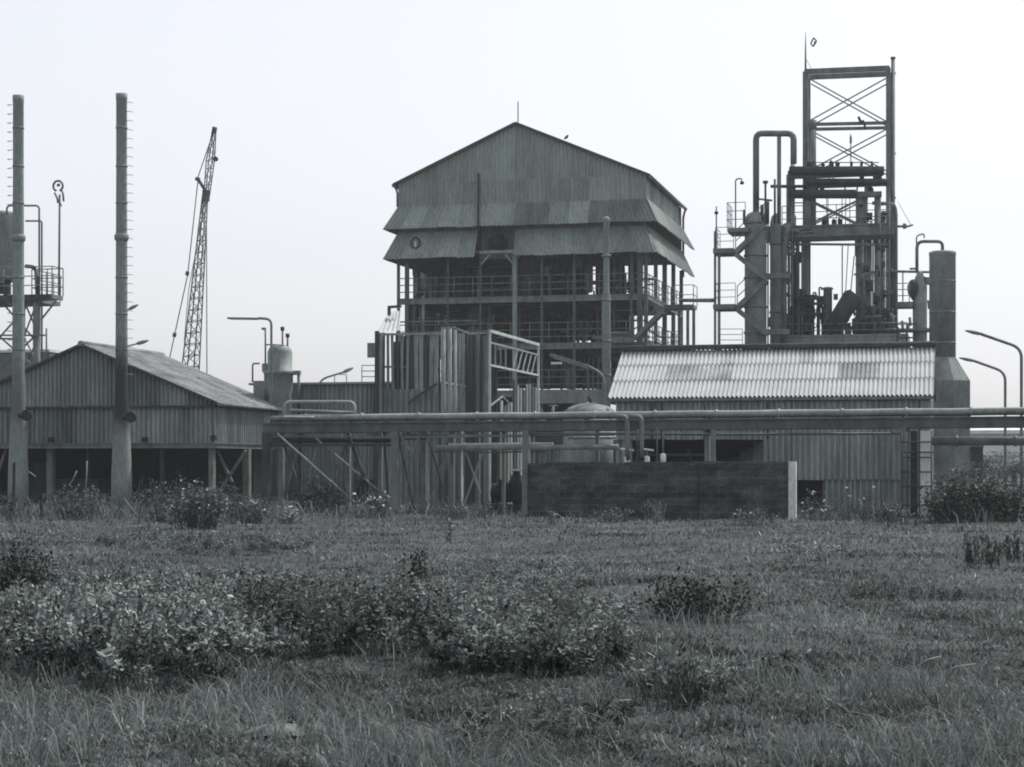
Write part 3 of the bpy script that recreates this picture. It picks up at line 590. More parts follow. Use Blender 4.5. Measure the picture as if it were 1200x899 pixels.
# ================================================================== LEFT PLATFORM TOWER
def left_tower():
    Y0, Y1 = 80.0, 84.0
    r = thing('platform_tower', 'braced steel tower with railed platform at the left edge', 'tower', (X(20,Y0),Y0))
    zp = Z(50,345,Y0); xl, xr = X(-70,Y0), X(61,Y0); xd = X(24,Y0)
    pf = MB().box(xl,xd,Y0,Y1,zp-.2,zp).box(xd,xr,Y0,Y0+1.1,zp-.2,zp-.003).build('platform', st_m, r); Bm(pf,'edge_beam',(xl,Y0-.06,zp-.15),(xr,Y0-.06,zp-.15),.1,st_d,.3)
    rail(pf,[(xl,Y0,zp),(xr,Y0,zp),(xr,Y0+1.1,zp),(xd,Y0+1.1,zp),(xd,Y1,zp)],st_m,h=1.3,step=.8,r=.026)
    for px,yy,w in ((43,Y0+.2,7),(-60,Y0+.2,7),(26,Y1-.3,6),(-60,Y1-.3,6)):
        x = X(px,yy); Bm(r,'leg',(x,yy,0),(x,yy,zp-.2),m(w,Y0),st_m)
    for (a,b) in (((0,352),(38,395)),((0,395),(38,352)),((0,395),(40,430)),((0,432),(40,395)),((-50,352),(0,395)),((-50,395),(0,352))): Bm(r,'brace',P(*a,Y0+.2),P(*b,Y0+.2),.07,st_m)
    Bm(r,'brace',P(48,375,Y0),P(66,352,Y0),.07,st_m); Bm(r,'brace',P(28,352,Y1-.3),P(46,395,Y0+.3),.06,st_m); Bm(r,'brace',P(28,395,Y1-.3),P(44,352,Y0+.3),.06,st_m); Bm(r,'brace',P(28,430,Y1-.3),P(46,395,Y0+.3),.06,st_m); Bm(r,'brace',P(28,395,Y1-.3),P(46,430,Y0+.3),.06,st_m); Bm(r,'tie_beam',P(-60,393,Y0),P(53,393,Y0),.08,st_m); Bm(r,'tie_beam',P(-60,397,Y0+.3),P(30,397,Y0+.3),.08,st_m)
    t = thing('elevated_tank', 'grey cylindrical tank standing on the left tower platform', 'tank', (X(-2,82),82,zp))
    MB().lathe(X(-2,82),82,[(m(28,82),zp+.9),(m(30,82),zp+1.05),(m(30,82),Z(0,254,82)),(m(28.5,82),Z(0,250,82)),(.2,Z(0,248,82))],28).build('shell', vessel_l, t)
    for a in (-1,1):
        x = X(-2,82)+a*m(16,82); Bx(t,'leg',x-.12,x+.12,81.6,81.9,zp,zp+.95,st_d)
    Bm(t,'outlet',(X(2,82),81,zp+.5),(X(2,82),82,zp+.5),.5,st_d)
    Pp(t,'vent_pipe',bend([P(8,252,80.5),P(8,241,80.5),P(46,241,80.5),P(46,345,80.5)],.2),m(1.3,80),st_m)
    Pp(t,'vent_pipe',bend([P(30,259,80.6),P(49,259,80.6),P(49,420,80.6)],.1),m(1.2,80),st_m)
    Pp(t,'overflow_pipe',bend([P(30,312,80.3),P(42,313,80.3),P(43.5,345,80.3)],.3),m(2.4,80),st_d)
    l = thing('beacon_pole', 'slender pole topped by a ring with hanging strips on the left tower', 'pole', (X(69,80.9),80.9,zp))
    Pp(l,'pole',[(X(69,80.9),80.9,zp-.02),P(70,228,80.2)],m(1.4,80),st_m)
    c = P(68,218,80.2); R_ = m(6.5,80)
    Pp(l,'ring',[c+V((R_*math.cos(t),0,R_*math.sin(t))) for t in np.linspace(-1.2,4.3,18)],.055,st_m)
    Pp(l,'lamp',[c+V((-.03,0,.02)),c+V((.08,0,.06))],.07,st_d)
    Pp(l,'hanging_strip',[P(64,226,80.2),P(67,232,80.2),P(68,238,80.2)],.05,st_m); Pp(l,'hanging_strip',[P(72,222,80.2),P(74,228,80.2),P(74.5,236,80.2)],.05,st_m); Pp(l,'hanging_strip',[P(71,238,80.2),P(72,242,80.2)],.03,st_m)
left_tower()
r = thing('background_block', 'low pale block building behind the far left stack', 'building', (X(10,92),92))
Bx(r,'wall',X(-80,92),X(58,92),92,100,0,Z(30,413,92),conc); Bx(r,'parapet',X(-80,92)-.05,X(58,92)+.05,91.9,100.1,Z(30,413,92),Z(30,411,92)+.05,conc_p)
Pp(r,'mast',[(X(56,92),91.85,Z(56,440,92)),(X(56,92),91.85,Z(56,385,92))],.05,st_m)
# ================================================================== CRANE
def crane():
    crm = mat('crane_paint',.1,.6,.3,1,1)
    Y = 130.0; r = thing('lattice_crane', 'lattice boom crane rising behind the open shed', 'crane', (X(224,Y),Y))
    def lattice(p0,p1,w0,w1,n,rc,name):
        mb = MB(); p0 = V(p0); p1 = V(p1); a = V((1,0,.15)).normalized(); b = V((0,1,0))
        C = lambda t,i,j: p0.lerp(p1,t)+(a*i+b*j)*((w0+(w1-w0)*t)/2)
        cs = [(-1,-1),(1,-1),(1,1),(-1,1)]
        for i,j in cs: mb.tube([C(0,i,j),C(1,i,j)],rc,5)
        for k in range(n+1):
            t = k/n
            for q in range(4): mb.tube([C(t,*cs[q]),C(t,*cs[(q+1)%4])],rc*.55,4)
            if k < n:
                for q in range(4):
                    s,e = (q,(q+1)%4) if k%2 else ((q+1)%4,q); mb.tube([C(t,*cs[s]),C((k+1)/n,*cs[e])],rc*.55,4)
        return mb.build(name, crm, r)
    base = P(213,545,Y); base.z = 1.2
    lattice(base,P(240.5,228,Y),m(23,Y),m(5,Y),24,.055,'main_boom')
    lattice(P(241.5,236,Y),P(246.5,188,Y),m(5,Y),m(8,Y),5,.04,'jib'); lattice(P(246.5,188,Y),P(251.5,150,Y),m(8,Y),m(3,Y),4,.04,'jib')
    Bx(r,'boom_head',P(238.2,0,Y).x,P(244.5,0,Y).x,Y-.2,Y+.2,Z(240,236,Y),Z(240,223,Y),st_d)
    Pp(r,'sheave_block',[P(250.4,157,Y),P(251.8,149,Y)],.2,st_d); Pp(r,'sheave',[P(252,186,Y-.1),P(252,186,Y+.1)+V((.0,.2,0))],.18,st_d,12)
    Bm(r,'jib_strut',P(241,224,Y),P(231.5,209,Y),.2,st_d); Pp(r,'jib_strut_end',[P(231.3,212,Y),P(232,208,Y)],.2,st_d)
    Pp(r,'pendant_cable',[P(231.5,209,Y),P(251,152,Y)],.04,st_m,5)
    Pp(r,'pendant_cable',[P(232,212,Y),P(220,322,Y),P(200,414,Y),P(172,545,Y)],.045,st_m,5); Pp(r,'hoist_cable',[P(242,230,Y),P(242.5,440,Y)],.04,st_m,5)
    Pp(r,'pendant_cable',[P(241,232,Y),P(221,340,Y),P(216,400,Y)],.03,st_m,5)
    for a in ((220,318),(205,390)): Pp(r,'cable_clamp',[P(a[0],a[1],Y),P(a[0]-1,a[1]+5,Y)],.14,st_d,6)
    mb = MB().box(base.x-3,base.x+3.5,Y-1.6,Y+1.6,.9,3.2); mb.build('machinery_house', st_d, r)
    for s in (-1,1):
        MB().prism([(base.x-3.3,Y+s*1.9-.4,.35),(base.x-2.6,Y+s*1.9-.4,0),(base.x+2.6,Y+s*1.9-.4,0),(base.x+3.3,Y+s*1.9-.4,.35),(base.x+2.6,Y+s*1.9-.4,.9),(base.x-2.6,Y+s*1.9-.4,.9)],(0,.8,0)).build('crawler_track', black, r)
crane()
# ================================================================== LAMPS
def street_lamp(label, pts, Y, head, rp, rh, M=st_m, grp='street lamps among the plant', flat=False):
    """pts: image-read polyline of pole+arm from ground up; head: two points"""
    g = P(pts[0][0],HZ,Y); g.z = 0
    r = thing('street_lamp', label, 'street lamp', g, grp)
    q = [g]+[P(x,y,Y) for x,y in pts]
    pole = Pp(r,'pole',bend(q,.45,5),rp,M)
    a,b = P(*head[0],Y),P(*head[1],Y)
    if flat: MB().beam(a,b,rh*2.2,rh).build('lamp_head', vessel_l, pole); MB().beam(a.lerp(b,.04)-V((0,0,rh*.6)),a.lerp(b,.9)-V((0,0,rh*.6)),rh*1.6,rh*.3).build('lamp_tube', st_p, pole)
    else:
        MB().tube([a,a.lerp(b,.2),a.lerp(b,.6),b],[rh*.5,rh,rh*.95,rh*.35],10).build('lamp_head', vessel_m, pole)
    return r
street_lamp('street lamp with flat horizontal head beside the round vessel', [(318,470),(318,374),(303,373)],74,((303,373.5),(267,373)),m(1.6,74),m(2.2,74),flat=True)
street_lamp('street lamp drooping before the process building', [(708,470),(708,439),(686,428)],70,((690,430),(645,416)),m(1.8,70),m(4.2,70),flat=True)
street_lamp('tall street lamp at the right edge with a long curved arm', [(1197,500),(1197,408),(1148,391)],88,((1150,391.5),(1131,387.5)),m(1.7,88),m(2.2,88))
street_lamp('shorter street lamp left of the tall one at the right edge', [(1178,500),(1178,436),(1140,422.5)],96,((1142,423),(1124,419.5)),m(1.5,96),m(2,96))
street_lamp('upper small lamp head showing right of the sooty stack', [(136,500),(140,368),(152,362)],84,((151,362.5),(162,357)),m(1,84),m(2.2,84))
street_lamp('lower small lamp head showing right of the sooty stack', [(136,500),(140,408),(160,403)],78,((160,403),(174,399)),m(1,78),m(2.4,78))
street_lamp('small lamp on a sloping arm above the long grey shed', [(365,500),(374,445),(403,436)],86,((402,436.5),(414,431)),m(1.2,86),m(2.2,86))
# ================================================================== GREY LOW BUILDING BEHIND THE RACK
def low_buildings():
    Y = 77.0; r = thing('long_grey_shed', 'long low corrugated shed with flat roof behind the left part of the rack', 'shed', (X(400,Y),Y))
    x0, x1, zt = X(297,Y), X(514,Y), Z(400,448,Y)
    sheets(r,'front_sheet',(x0,Y,0),(x1,Y,0),(x1,Y,zt-.1),(x0,Y,zt-.1),[cladB,clad,cladA],1.0,.22,.05,.02,31)
    MB().corr((x0,Y,0),(x0,Y+8,0),(x0,Y+8,zt-.1),(x0,Y,zt-.1),.22,.035).build('side_wall', clad, r)
    Bx(r,'rear_wall',x0,x1,Y+8,Y+8.1,0,zt-.12,clad_d); Bx(r,'side_wall',x1,x1+.1,Y,Y+8,0,zt-.12,clad_d)
    Bx(r,'roof',x0-.15,x1+.15,Y-.2,Y+8.2,zt-.09,zt,st_p)
    for px in (322,352,440): Bm(r,'wall_pipe',(X(px,Y),Y-.15,0),(X(px,Y),Y-.15,zt-.15),.09,st_d)
    z2 = Z(350,520,Y)
    for px in (345,412,447): x = X(px,Y-.4); Bx(r,'buttress',x-.14,x+.14,Y-.55,Y-.14,-.1,z2,conc)
    Bx(r,'opening_shade_sheet',X(408,Y),X(446,Y),Y-.06,Y-.045,0,Z(420,562,Y),black)  # flat black sheet stands for the shade inside an opening
    rail(r,[P(424,448,Y+3).xyz,P(440,448,Y+3).xyz],st_m,h=.75,step=.6); rail(r,[P(392,448,Y+3),P(406,448,Y+3)],st_m,h=.35,step=.6,mids=0)
    Y = 79.0; r = thing('lower_wall', 'low corrugated wall closing the yard behind the middle of the rack', 'wall', (X(610,Y),Y))
    zt = Z(600,497,Y); sheets(r,'sheet',(X(515,Y),Y,0),(X(722,Y),Y,0),(X(722,Y),Y,zt),(X(515,Y),Y,zt),[cladB,clad,cladA,cladC],1.0,.24,.05,.03,33)
    Bm(r,'top_rail',(X(515,Y),Y-.06,zt),(X(722,Y),Y-.06,zt),.08,st_m)
    Bx(r,'dark_panel',X(572,Y),X(660,Y),Y-.2,Y-.08,zt-.95,zt-.25,clad_d)
    for px in (536,567,600,650,690): Bm(r,'post',(X(px,Y),Y-.12,0),(X(px,Y),Y-.12,zt),.1,st_m)
low_buildings()
# scrubber vessel by the lamp
def scrubber():
    Y = 75.0; cx = X(328,Y); r = thing('scrubber_vessel', 'squat riveted vessel with two capped vents behind the open shed roof', 'vessel', (cx,Y))
    def z(py): return Z(328,py,Y)
    MB().lathe(cx,Y,[(m(13,Y),0),(m(14,Y),z(462)),(m(16,Y),z(455)),(m(16,Y),z(440)),(m(20,Y),z(438.5)),(m(20,Y),z(435)),(m(15,Y),z(434)),(m(15,Y),z(413)),(m(13,Y),z(408)),(m(9,Y),z(405)),(.02,z(403.5))],24).build('shell', vessel_m, r)
    for px,t in ((331,387),(337,395)):
        x = X(px,Y); Pp(r,'vent_pipe',[(x,Y,z(406)),(x,Y,z(t))],m(1.2,Y),st_m); Pp(r,'vent_cap',[(x,Y,z(t)-.02),(x,Y,z(t)+.14)],m(2.6,Y),st_d)
    Bx(r,'nozzle',X(309,Y),X(316,Y),Y-.2,Y+.2,z(436),z(426),st_m); Pp(r,'side_pipe',[P(311,426,Y),P(311,384,Y)],m(1.2,Y),st_m); Bm(r,'side_arm',P(311,386,Y),P(307,385,Y),.1,st_m)
    Pp(r,'stay',[P(311,404,Y),P(326,404,Y)],.03,st_m); Pp(r,'stay',bend([P(296,448,Y),P(296,426,Y),P(304,426,Y)],.1),.04,st_m)
    Bm(r,'bracket',P(342,437,Y-.1),P(352,437,Y-.1),.18,st_m); Pp(r,'side_pipe',[P(350,437,Y),P(350,470,Y)],.07,st_m); Pp(r,'side_pipe',[P(313,436,Y),P(313,470,Y)],.14,st_m)
    Bx(r,'base_block',X(297,Y),X(312,Y),Y,Y+1,0,z(446),vessel_m)
scrubber()
# ================================================================== SLATTED ENCLOSURE
def slats():
    Y = 72.0; r = thing('slatted_enclosure', 'tall ragged enclosure of upright slats in front of the process building', 'enclosure', (X(520,Y),Y))
    Yl = 74.0
    mid = Z(480,456,Yl)
    for k,px in enumerate(np.arange(449,514,5.6)):
        w = m(random.uniform(3.0,4.2) if k < 6 else 4.9,Yl); x = X(px,Yl); t = Z(px,390+random.uniform(-1.5,1.5),Yl); j = random.uniform(-.1,.1)
        MB().prism([(x-w/2,Yl,mid-.1),(x+w/2,Yl,mid-.1),(x+w/2+j*.4,Yl,t-.05),(x+j*.4,Yl,t),(x-w/2+j*.4,Yl,t-.1)],(0,.06,0)).build('slat', clad if k%3 else clad_d, r)
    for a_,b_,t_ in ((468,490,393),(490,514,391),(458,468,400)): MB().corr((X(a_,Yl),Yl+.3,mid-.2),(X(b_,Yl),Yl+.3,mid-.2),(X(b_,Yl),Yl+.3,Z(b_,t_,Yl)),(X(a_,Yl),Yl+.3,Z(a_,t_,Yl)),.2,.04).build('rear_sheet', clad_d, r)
    Bm(r,'top_rail',P(445,392,Yl-.08),P(516,391,Yl-.08),.09,st_p); Bm(r,'rail',P(445,430,Yl+.12),P(516,430,Yl+.12),.08,st_m)
    MB().corr((X(443,Yl),Yl-.05,0),(X(514,Yl),Yl-.05,0),(X(514,Yl),Yl-.05,mid),(X(443,Yl),Yl-.05,mid),.24,.06).build('lower_sheeting', clad_l, r)
    Bm(r,'corner_post',(X(442,Yl),Yl-.12,0),P(442,388,Yl-.12),m(4.5,Yl),st_d); Bm(r,'corner_post',(X(447,Yl),Yl-.2,0),P(447,390,Yl-.2),m(3.5,Yl),clad)
    q = P(437.5,411,Yl); Bx(r,'junction_box',q.x-.15,q.x+.12,Yl-.35,Yl-.2,q.z-.3,q.z+.3,st_m)
    Bm(r,'brace',P(478,472,Yl-.25),P(513,449,Yl-.25),.08,st_d)
    # centre bundle: three thick uprights then dark deep slats
    for px,w in ((519.5,6),(527,5.5),(533.5,4)): x = X(px,Y); Pp(r,'thick_upright',[(x,Y,0),(x,Y,Z(px,384.5+random.random()*2,Y))],m(w/2,Y),clad)
    for k,px in enumerate(np.arange(538,573,4.3)):
        Yk = Y+.4+(k%3)*.35; x = X(px,Yk); w = m(3.4,Y); t = Z(px,390,Yk)-random.uniform(0,.25)
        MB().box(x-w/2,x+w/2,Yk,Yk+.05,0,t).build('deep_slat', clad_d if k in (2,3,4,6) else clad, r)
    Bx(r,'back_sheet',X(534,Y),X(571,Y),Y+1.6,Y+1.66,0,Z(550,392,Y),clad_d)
    Bm(r,'cap_rail',P(517,384,Y-.2),P(534,384,Y-.2),.14,st_p,.08); Bm(r,'cap_rail',P(534,385,Y-.2),P(550,391,Y+.3),.1,st_p,.08); Bm(r,'cap_rail',P(550,391,Y+.3),P(572,390,Y+.1),.1,st_p,.08)
    # pale open frame receding to the right
    Y2 = 80.7; x0 = X(574,Y); xx = x0; frm = mat('frame_paint',.5,.7,.25,3,2)
    f = thing('pale_open_frame', 'pale painted open frame with slanting louvre bars', 'frame', (x0,Y))
    zt = Z(574,388,Y); zm = Z(574,428,Y); wv = m(2.6,Y)
    Bm(f,'front_post',(xx,Y,0),(xx,Y,zt),wv*.85,frm); Bm(f,'rear_post',(xx,Y2,0),(xx,Y2,zt),wv,frm)
    Bm(f,'side_post',(X(569,Y),Y+.2,0),(X(569,Y),Y+.2,zt),wv*1.4,st_m)
    Bm(f,'top_bar',(xx,Y,zt),(xx,Y2,zt),.12,frm,.12); Bm(f,'middle_bar',(xx,Y,zm),(xx,Y2,zm),.1,frm,.08); Bm(f,'upper_bar',(xx,Y,zt-.45),(xx,Y2,zt-.45),.06,st_p,.07)
    for t in (.1,.2,.3,.45,.55,.65,.75,.85,.95):
        y = Y+(Y2-Y)*t; Bm(f,'louvre_bar',(xx,y,zt-.45),(xx,y-(.9 if t>.5 else 0),zm),.045,st_p,.05)
    for k in range(15):
        y = Y+.6+k*.56; j = random.uniform(-.25,.1)
        MB().box(xx+.25,xx+.31,y,y+random.uniform(.24,.38),0,zm-(.55 if 3 < k < 12 else 1.4)+j).build('inner_slat', (clad,clad_d,cladC)[k%3], f)
    Bx(f,'inner_rail',xx+.33,xx+.37,Y+.5,Y2-.3,zm-2.0,zm-1.9,st_m)
    Bm(f,'brace',(xx-.1,Y+.5,Z(580,475,Y)),(xx-.1,Y+2.5,Z(590,462,Y)),.06,st_p); Bm(f,'brace',(xx-.1,Y+2.5,Z(590,462,Y)),(xx-.1,Y+4.5,Z(600,475,Y)),.06,st_p)
slats()
# lean-to sheet roof at the left of the process building
r = thing('lean_to_roof', 'small pale corrugated lean-to roof left of the process building', 'canopy', (X(452,90),90))
MB().corr(P(443,388,90),P(468,388,90),P(470,364,93),P(456,366,93),.25,.04).build('roof_sheet', roof_a, r)
Bm(r,'bracket_arm',P(455,360,92),P(470,359,92),.22,st_d,.12); Bm(r,'bracket_arm',P(456,360,92),P(456,370,92),.14,st_d)
for px in (446,466): Bm(r,'post',(X(px,90),90.05,0),(X(px,90),90.05,Z(px,390,90)),.12,st_m)
# ================================================================== PROCESS BUILDING
def process_building():
    Y0, Y1 = 100.0, 113.0
    r = thing('process_building', 'tall open framed process building with gabled sheet hood and two rows of awnings', 'building', (X(610,Y0),Y0))
    xl, xr, xm = X(467,Y0), X(757,Y0), X(605,Y0)
    zA = Z(605,146,Y0); zE = Z(757,205,Y0); z1 = Z(757,233,Y0); z1b = Z(700,261,Y0-.7)
    z2 = Z(700,266,Y0); z2b = Z(700,297,Y0-.7)
    o_ = .7
    def top(x): return zE+(zA-zE)*(1-abs(x-xm)/((xm-xl) if x < xm else (xr-xm)))
    xs = [xl, X(560,Y0), xm, X(690,Y0), xr]
    def cw(a,b,c,d,M,name,pitch=.26): return MB().corr(a,b,c,d,pitch,.035).build(name,M,r)
    PR = [procA,procA,procB,procC,procA]; zmid = zE+.35
    for k,(a,b) in enumerate(((xl,xm),(xm,xr))):
        sheets(r,'hood_sheet',(a,Y0-.03,z1-.3),(b,Y0-.03,z1-.3),(b,Y0-.03,zE+.0),(a,Y0-.03,zE+.0),PR,1.1,.24,.04,.02,5+k)
        sheets(r,'gable_sheet',(a,Y0,zE-.08),(b,Y0,zE-.08),(b,Y0,top(b)-.02),(a,Y0,top(a)-.02),PR,1.1,.24,.04,.02,8+k)
    cw((xr,Y0,z1-.3),(xr,Y1-1.2,z1-.3),(xr,Y1-1.2,zE-.02),(xr,Y0,zE-.02),clad,'side_sheeting')
    cw((xl,Y0,z1-.3),(xl,Y1-1.2,z1-.3),(xl,Y1-1.2,zE-.02),(xl,Y0,zE-.02),clad_p,'side_sheeting')
    cw((xl,Y1,z1-.3),(xm,Y1,z1-.3),(xm,Y1,zA-.02),(xl,Y1,zE-.02),clad_p,'rear_sheeting'); cw((xm,Y1,z1-.3),(xr,Y1,z1-.3),(xr,Y1,zE-.02),(xm,Y1,zA-.02),clad_p,'rear_sheeting')
    for s,xe in ((-1,xl),(1,xr)):
        ex = xe+s*.25; sl = (zA-zE)/abs(xe-xm)*.25
        MB().corr((xm,Y0-.2,zA+.05),(xm,Y1+.2,zA+.05),(ex,Y1+.2,zE-sl+.05),(ex,Y0-.2,zE-sl+.05),.25,.035,.02).build('roof_slope', clad_p, r)
        Bm(r,'bargeboard',(xm,Y0-.22,zA+.06),(ex,Y0-.22,zE-sl+.06),.04,st_d,.12)
        Pp(r,'gutter',[(ex,Y0-.2,zE-sl),(ex,Y1+.2,zE-sl)],.1,st_m)
        Pp(r,'downpipe',bend([(ex,Y1+.1,zE-.1),(xe+s*.1,Y1+.1,zE-.6),(xe+s*.1,Y1+.1,z2b)],.2),.07,st_m)
    Pp(r,'gutter_spout',bend([(xl-.25,Y0,zE-.1),(xl-.05,Y0-.05,zE-.45),(xl-.05,Y0-.05,z1)],.2),.06,st_m)
    def awn(zt,zb,segs,names):
        for (pa,pb,M) in segs:     # front, in image px of the top edge
            a,b = X(pa,Y0),X(pb,Y0); la = o_ if pa <= 467 else 0; rb = o_ if pb >= 757 else 0
            sheets(r,'front_awning',(a-la,Y0-o_,zb),(b+rb,Y0-o_,zb),(b,Y0-.05,zt),(a,Y0-.05,zt),[M] if M is clad_pd else PR,1.1,.24,.04,.035,int(pa))
        for xe,s in ((xr,1),(xl,-1)):
            a = (xe+s*o_,Y0-o_,zb); b = (xe+s*o_,Y1+o_,zb); c = (xe+s*.05,Y1,zt); d = (xe+s*.05,Y0,zt)
            sheets(r,'side_awning',a,b,c,d,[clad_l,clad_l,cladB] if s>0 else [clad_p],1.2,.24,.04,.05,17)
    awn(z1,z1b,[(467,560,clad_p),(560.3,605,clad_p),(605.3,622,clad_pd),(622.3,640,clad_pd),(640.3,645,clad_pd),(645.3,668,clad_p),(668.3,692,clad_p),(692.3,757,clad_pd)],0)
    awn(z2,z2b,[(467,560,clad_p),(605,757,clad_p)],0)
    # upright band between the awnings
    for a,b in ((xl,X(560,Y0)),(X(605,Y0),xr)): Bx(r,'band_panel',a,b,Y0+.02,Y0+.08,z2-.3,z1-.25,clad_pd)
    for xe in (xl,xr): Bx(r,'band_panel',xe-.04,xe+.02,Y0+.1,Y1,z2+.1,z1-.25,clad_d)
    Bx(r,'recess_panel',X(560,Y0),X(605,Y0),Y0+.7,Y0+.76,z2b,z1-.2,clad_pd)
    # opening with lintel and hoist
    zl = Z(583,296,Y0)
    Bm(r,'lintel',(X(560,Y0),Y0-.3,zl),(X(605,Y0),Y0-.3,zl),.14,st_p,.16)
    for a,b in (((564,310),(574,298)),((602,310),(592,298))): Bm(r,'knee_brace',P(*a,Y0-.3),P(*b,Y0-.3),.09,st_p)
    MB().tube([P(574,285,Y0+.5),P(594,285,Y0+.5)],.28,12).tube([P(581,284,Y0+.3),P(590,284,Y0+.3)],.42,12).build('hoist_drum', black, r)
    Pp(r,'hole_stain_ring',[P(487,285,Y0-.45)+V((.26*math.cos(t),-.02,.3*math.sin(t))) for t in np.linspace(0,6.28,14)],.05,black); q=P(487,286,Y0-.5); Bx(r,'torn_flap',q.x-.04,q.x+.04,q.y-.03,q.y,q.z-.14,q.z+.14,white)  # black ring stands for the dark stain around the awning hole
    # long thin downpipe on the front
    Pp(r,'front_pipe',[P(560.5,203,Y0-.1),P(560.5,233,Y0-.1),P(560.5,262,Y0-.78),P(560.5,300,Y0-.85)],.055,black)
    # lightning rod
    Pp(r,'lightning_rod',[(xm+.05,Y0+.2,zA),(xm+.05,Y0+.2,zA+1.3)],.03,st_d)
    # columns
    zc = z2b+.2
    for px,w,M,zt in ((467,3.2,st_m,zc),(477,4.5,st_m,zc),(603.5,5,st_p,zl),(563,2,st_m,zl),(525,2,st_m,zc),(635,2.5,st_m,zc),(673,3,st_m,zc),(750,6,st_m,zc),(757,4,st_m,zc),(740,3,st_m,zc)):
        Bm(r,'column',(X(px,Y0),Y0,0),(X(px,Y0),Y0,zt),m(w,Y0),st_c if M is st_m else M)
    for yy,w in ((103.3,.2),(106.5,.24),(109.8,.22),(113,.2)):
        for xe in (xr,xl): Bm(r,'column',(xe,yy,0),(xe,yy,zc+.2),w,st_m)
    for px in (520,570,620,670,700,730): Bm(r,'column',(X(px,Y1),Y1,0),(X(px,Y1),Y1,z1),.2,st_d)
    for px in (540,610,705): Bm(r,'column',(X(px,106.5),106.5,0),(X(px,106.5),106.5,z1),.24,st_d)
    # floors
    fz = [Z(700,346,Y0),Z(700,402,Y0),Z(700,458,Y0)]
    Bx(r,'ceiling_deck',xl+.1,xr-.1,Y0+.9,Y1,z2b+.75,z2b+.85,shade_sheet)
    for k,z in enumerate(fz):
        fd = Bx(r,'floor_deck',xl,xr-.02,Y0+.15,Y1,z-.12,z,shade_sheet)
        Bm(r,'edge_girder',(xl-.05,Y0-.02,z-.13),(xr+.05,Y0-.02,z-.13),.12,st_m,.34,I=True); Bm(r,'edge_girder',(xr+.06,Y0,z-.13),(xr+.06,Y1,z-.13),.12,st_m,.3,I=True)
        rail(fd,[(xl,Y0-.05,z),(xr,Y0-.05,z),(xr+.04,Y1,z)],st_m,h=1.15,step=1.1,r=.028)
        for px in (520,600,680): Bm(fd,'joist',(X(px,Y0),Y0+.2,z-.3),(X(px,Y0),Y1,z-.3),.15,st_d,.25)
    Bm(r,'mid_beam',(xl,Y0,Z(600,375,Y0)),(X(560,Y0),Y0,Z(600,375,Y0)),.08,st_m); Bm(r,'mid_beam',(X(690,Y0),Y0+1,Z(600,396,Y0)),(xr,Y0+1,Z(600,396,Y0)),.16,st_m)
    # added rear panels that block the sky and keep the inside dark
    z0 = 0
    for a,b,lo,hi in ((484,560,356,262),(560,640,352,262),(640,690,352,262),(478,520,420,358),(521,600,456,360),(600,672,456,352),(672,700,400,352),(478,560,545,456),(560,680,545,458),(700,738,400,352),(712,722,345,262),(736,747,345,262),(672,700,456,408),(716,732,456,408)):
        cw((X(a,Y1-.5),Y1-.5,Z(a,lo,Y1)),(X(b,Y1-.5),Y1-.5,Z(b,lo,Y1)),(X(b,Y1-.5),Y1-.5,Z(b,hi,Y1)),(X(a,Y1-.5),Y1-.5,Z(a,hi,Y1)),shade_sheet,'blocking_panel')
    for k,(px,lo,hi,yy) in enumerate(((500,340,300,108),(535,343,306,110),(620,340,300,106),(655,343,305,108),(690,343,310,104),(500,400,360,106),(560,400,356,104),(630,400,356,107),(668,456,408,104),(640,456,410,108))):
        x = X(px,yy); w = m((7,11,9,6,5,8,12,10,7,9)[k],yy)
        MB().lathe(x,yy,[(w*.6,Z(px,lo,yy)),(w,Z(px,lo,yy)+w*.4),(w,Z(px,hi,yy)-w*.4),(w*.6,Z(px,hi,yy)-.05),(.05,Z(px,hi,yy))],16).build('reactor', (vessel_m,st_d)[k%2], r)
    # piping inside
    R_ = random.Random(5)
    for k in range(52):
        lvl = R_.choice([(300,345),(346,402),(403,457),(300,402)]); px = R_.uniform(484,752); yy = R_.uniform(100.8,112)
        if R_.random() < .5: pts = [P(px,lvl[0],yy),P(px,lvl[1],yy)]
        else:
            py = R_.uniform(lvl[0]+5,lvl[1]-5); p2 = min(752,px+R_.uniform(20,90)); pts = bend([P(px,lvl[1],yy),P(px,py,yy),P(p2,py,yy),P(p2,lvl[0],yy)],.2)
        Pp(r,'process_pipe',pts,R_.choice([.04,.05,.07,.1]),R_.choice([st_d,st_d,st_m,st_p if R_.random()<.3 else st_m]),6)
    Pp(r,'pale_upright_pipe',[P(496,347,Y0+.1),P(496,392,Y0+.1)],.09,st_p); 
    x = X(720,103); MB().lathe(x,103,[(.3,Z(720,345,103)),(.3,Z(720,318,103)),(.22,Z(720,312,103)),(.05,Z(720,308,103))],12).build('small_vessel', st_d, r)
    Pp(r,'vessel_elbow',bend([P(711,318,102.5),P(711,300,102.5),P(722,302,102.5),P(722,312,103)],.3),.14,st_d)
    for px,a,b in ((727,296,345),(733,320,345),(741,300,345),(700,352,470),(728,400,470),(735,405,440),(690,405,470),(695,410,470),(716,440,470)): Bm(r,'hanger',P(px,a,104),P(px,b,104),.12,st_m)
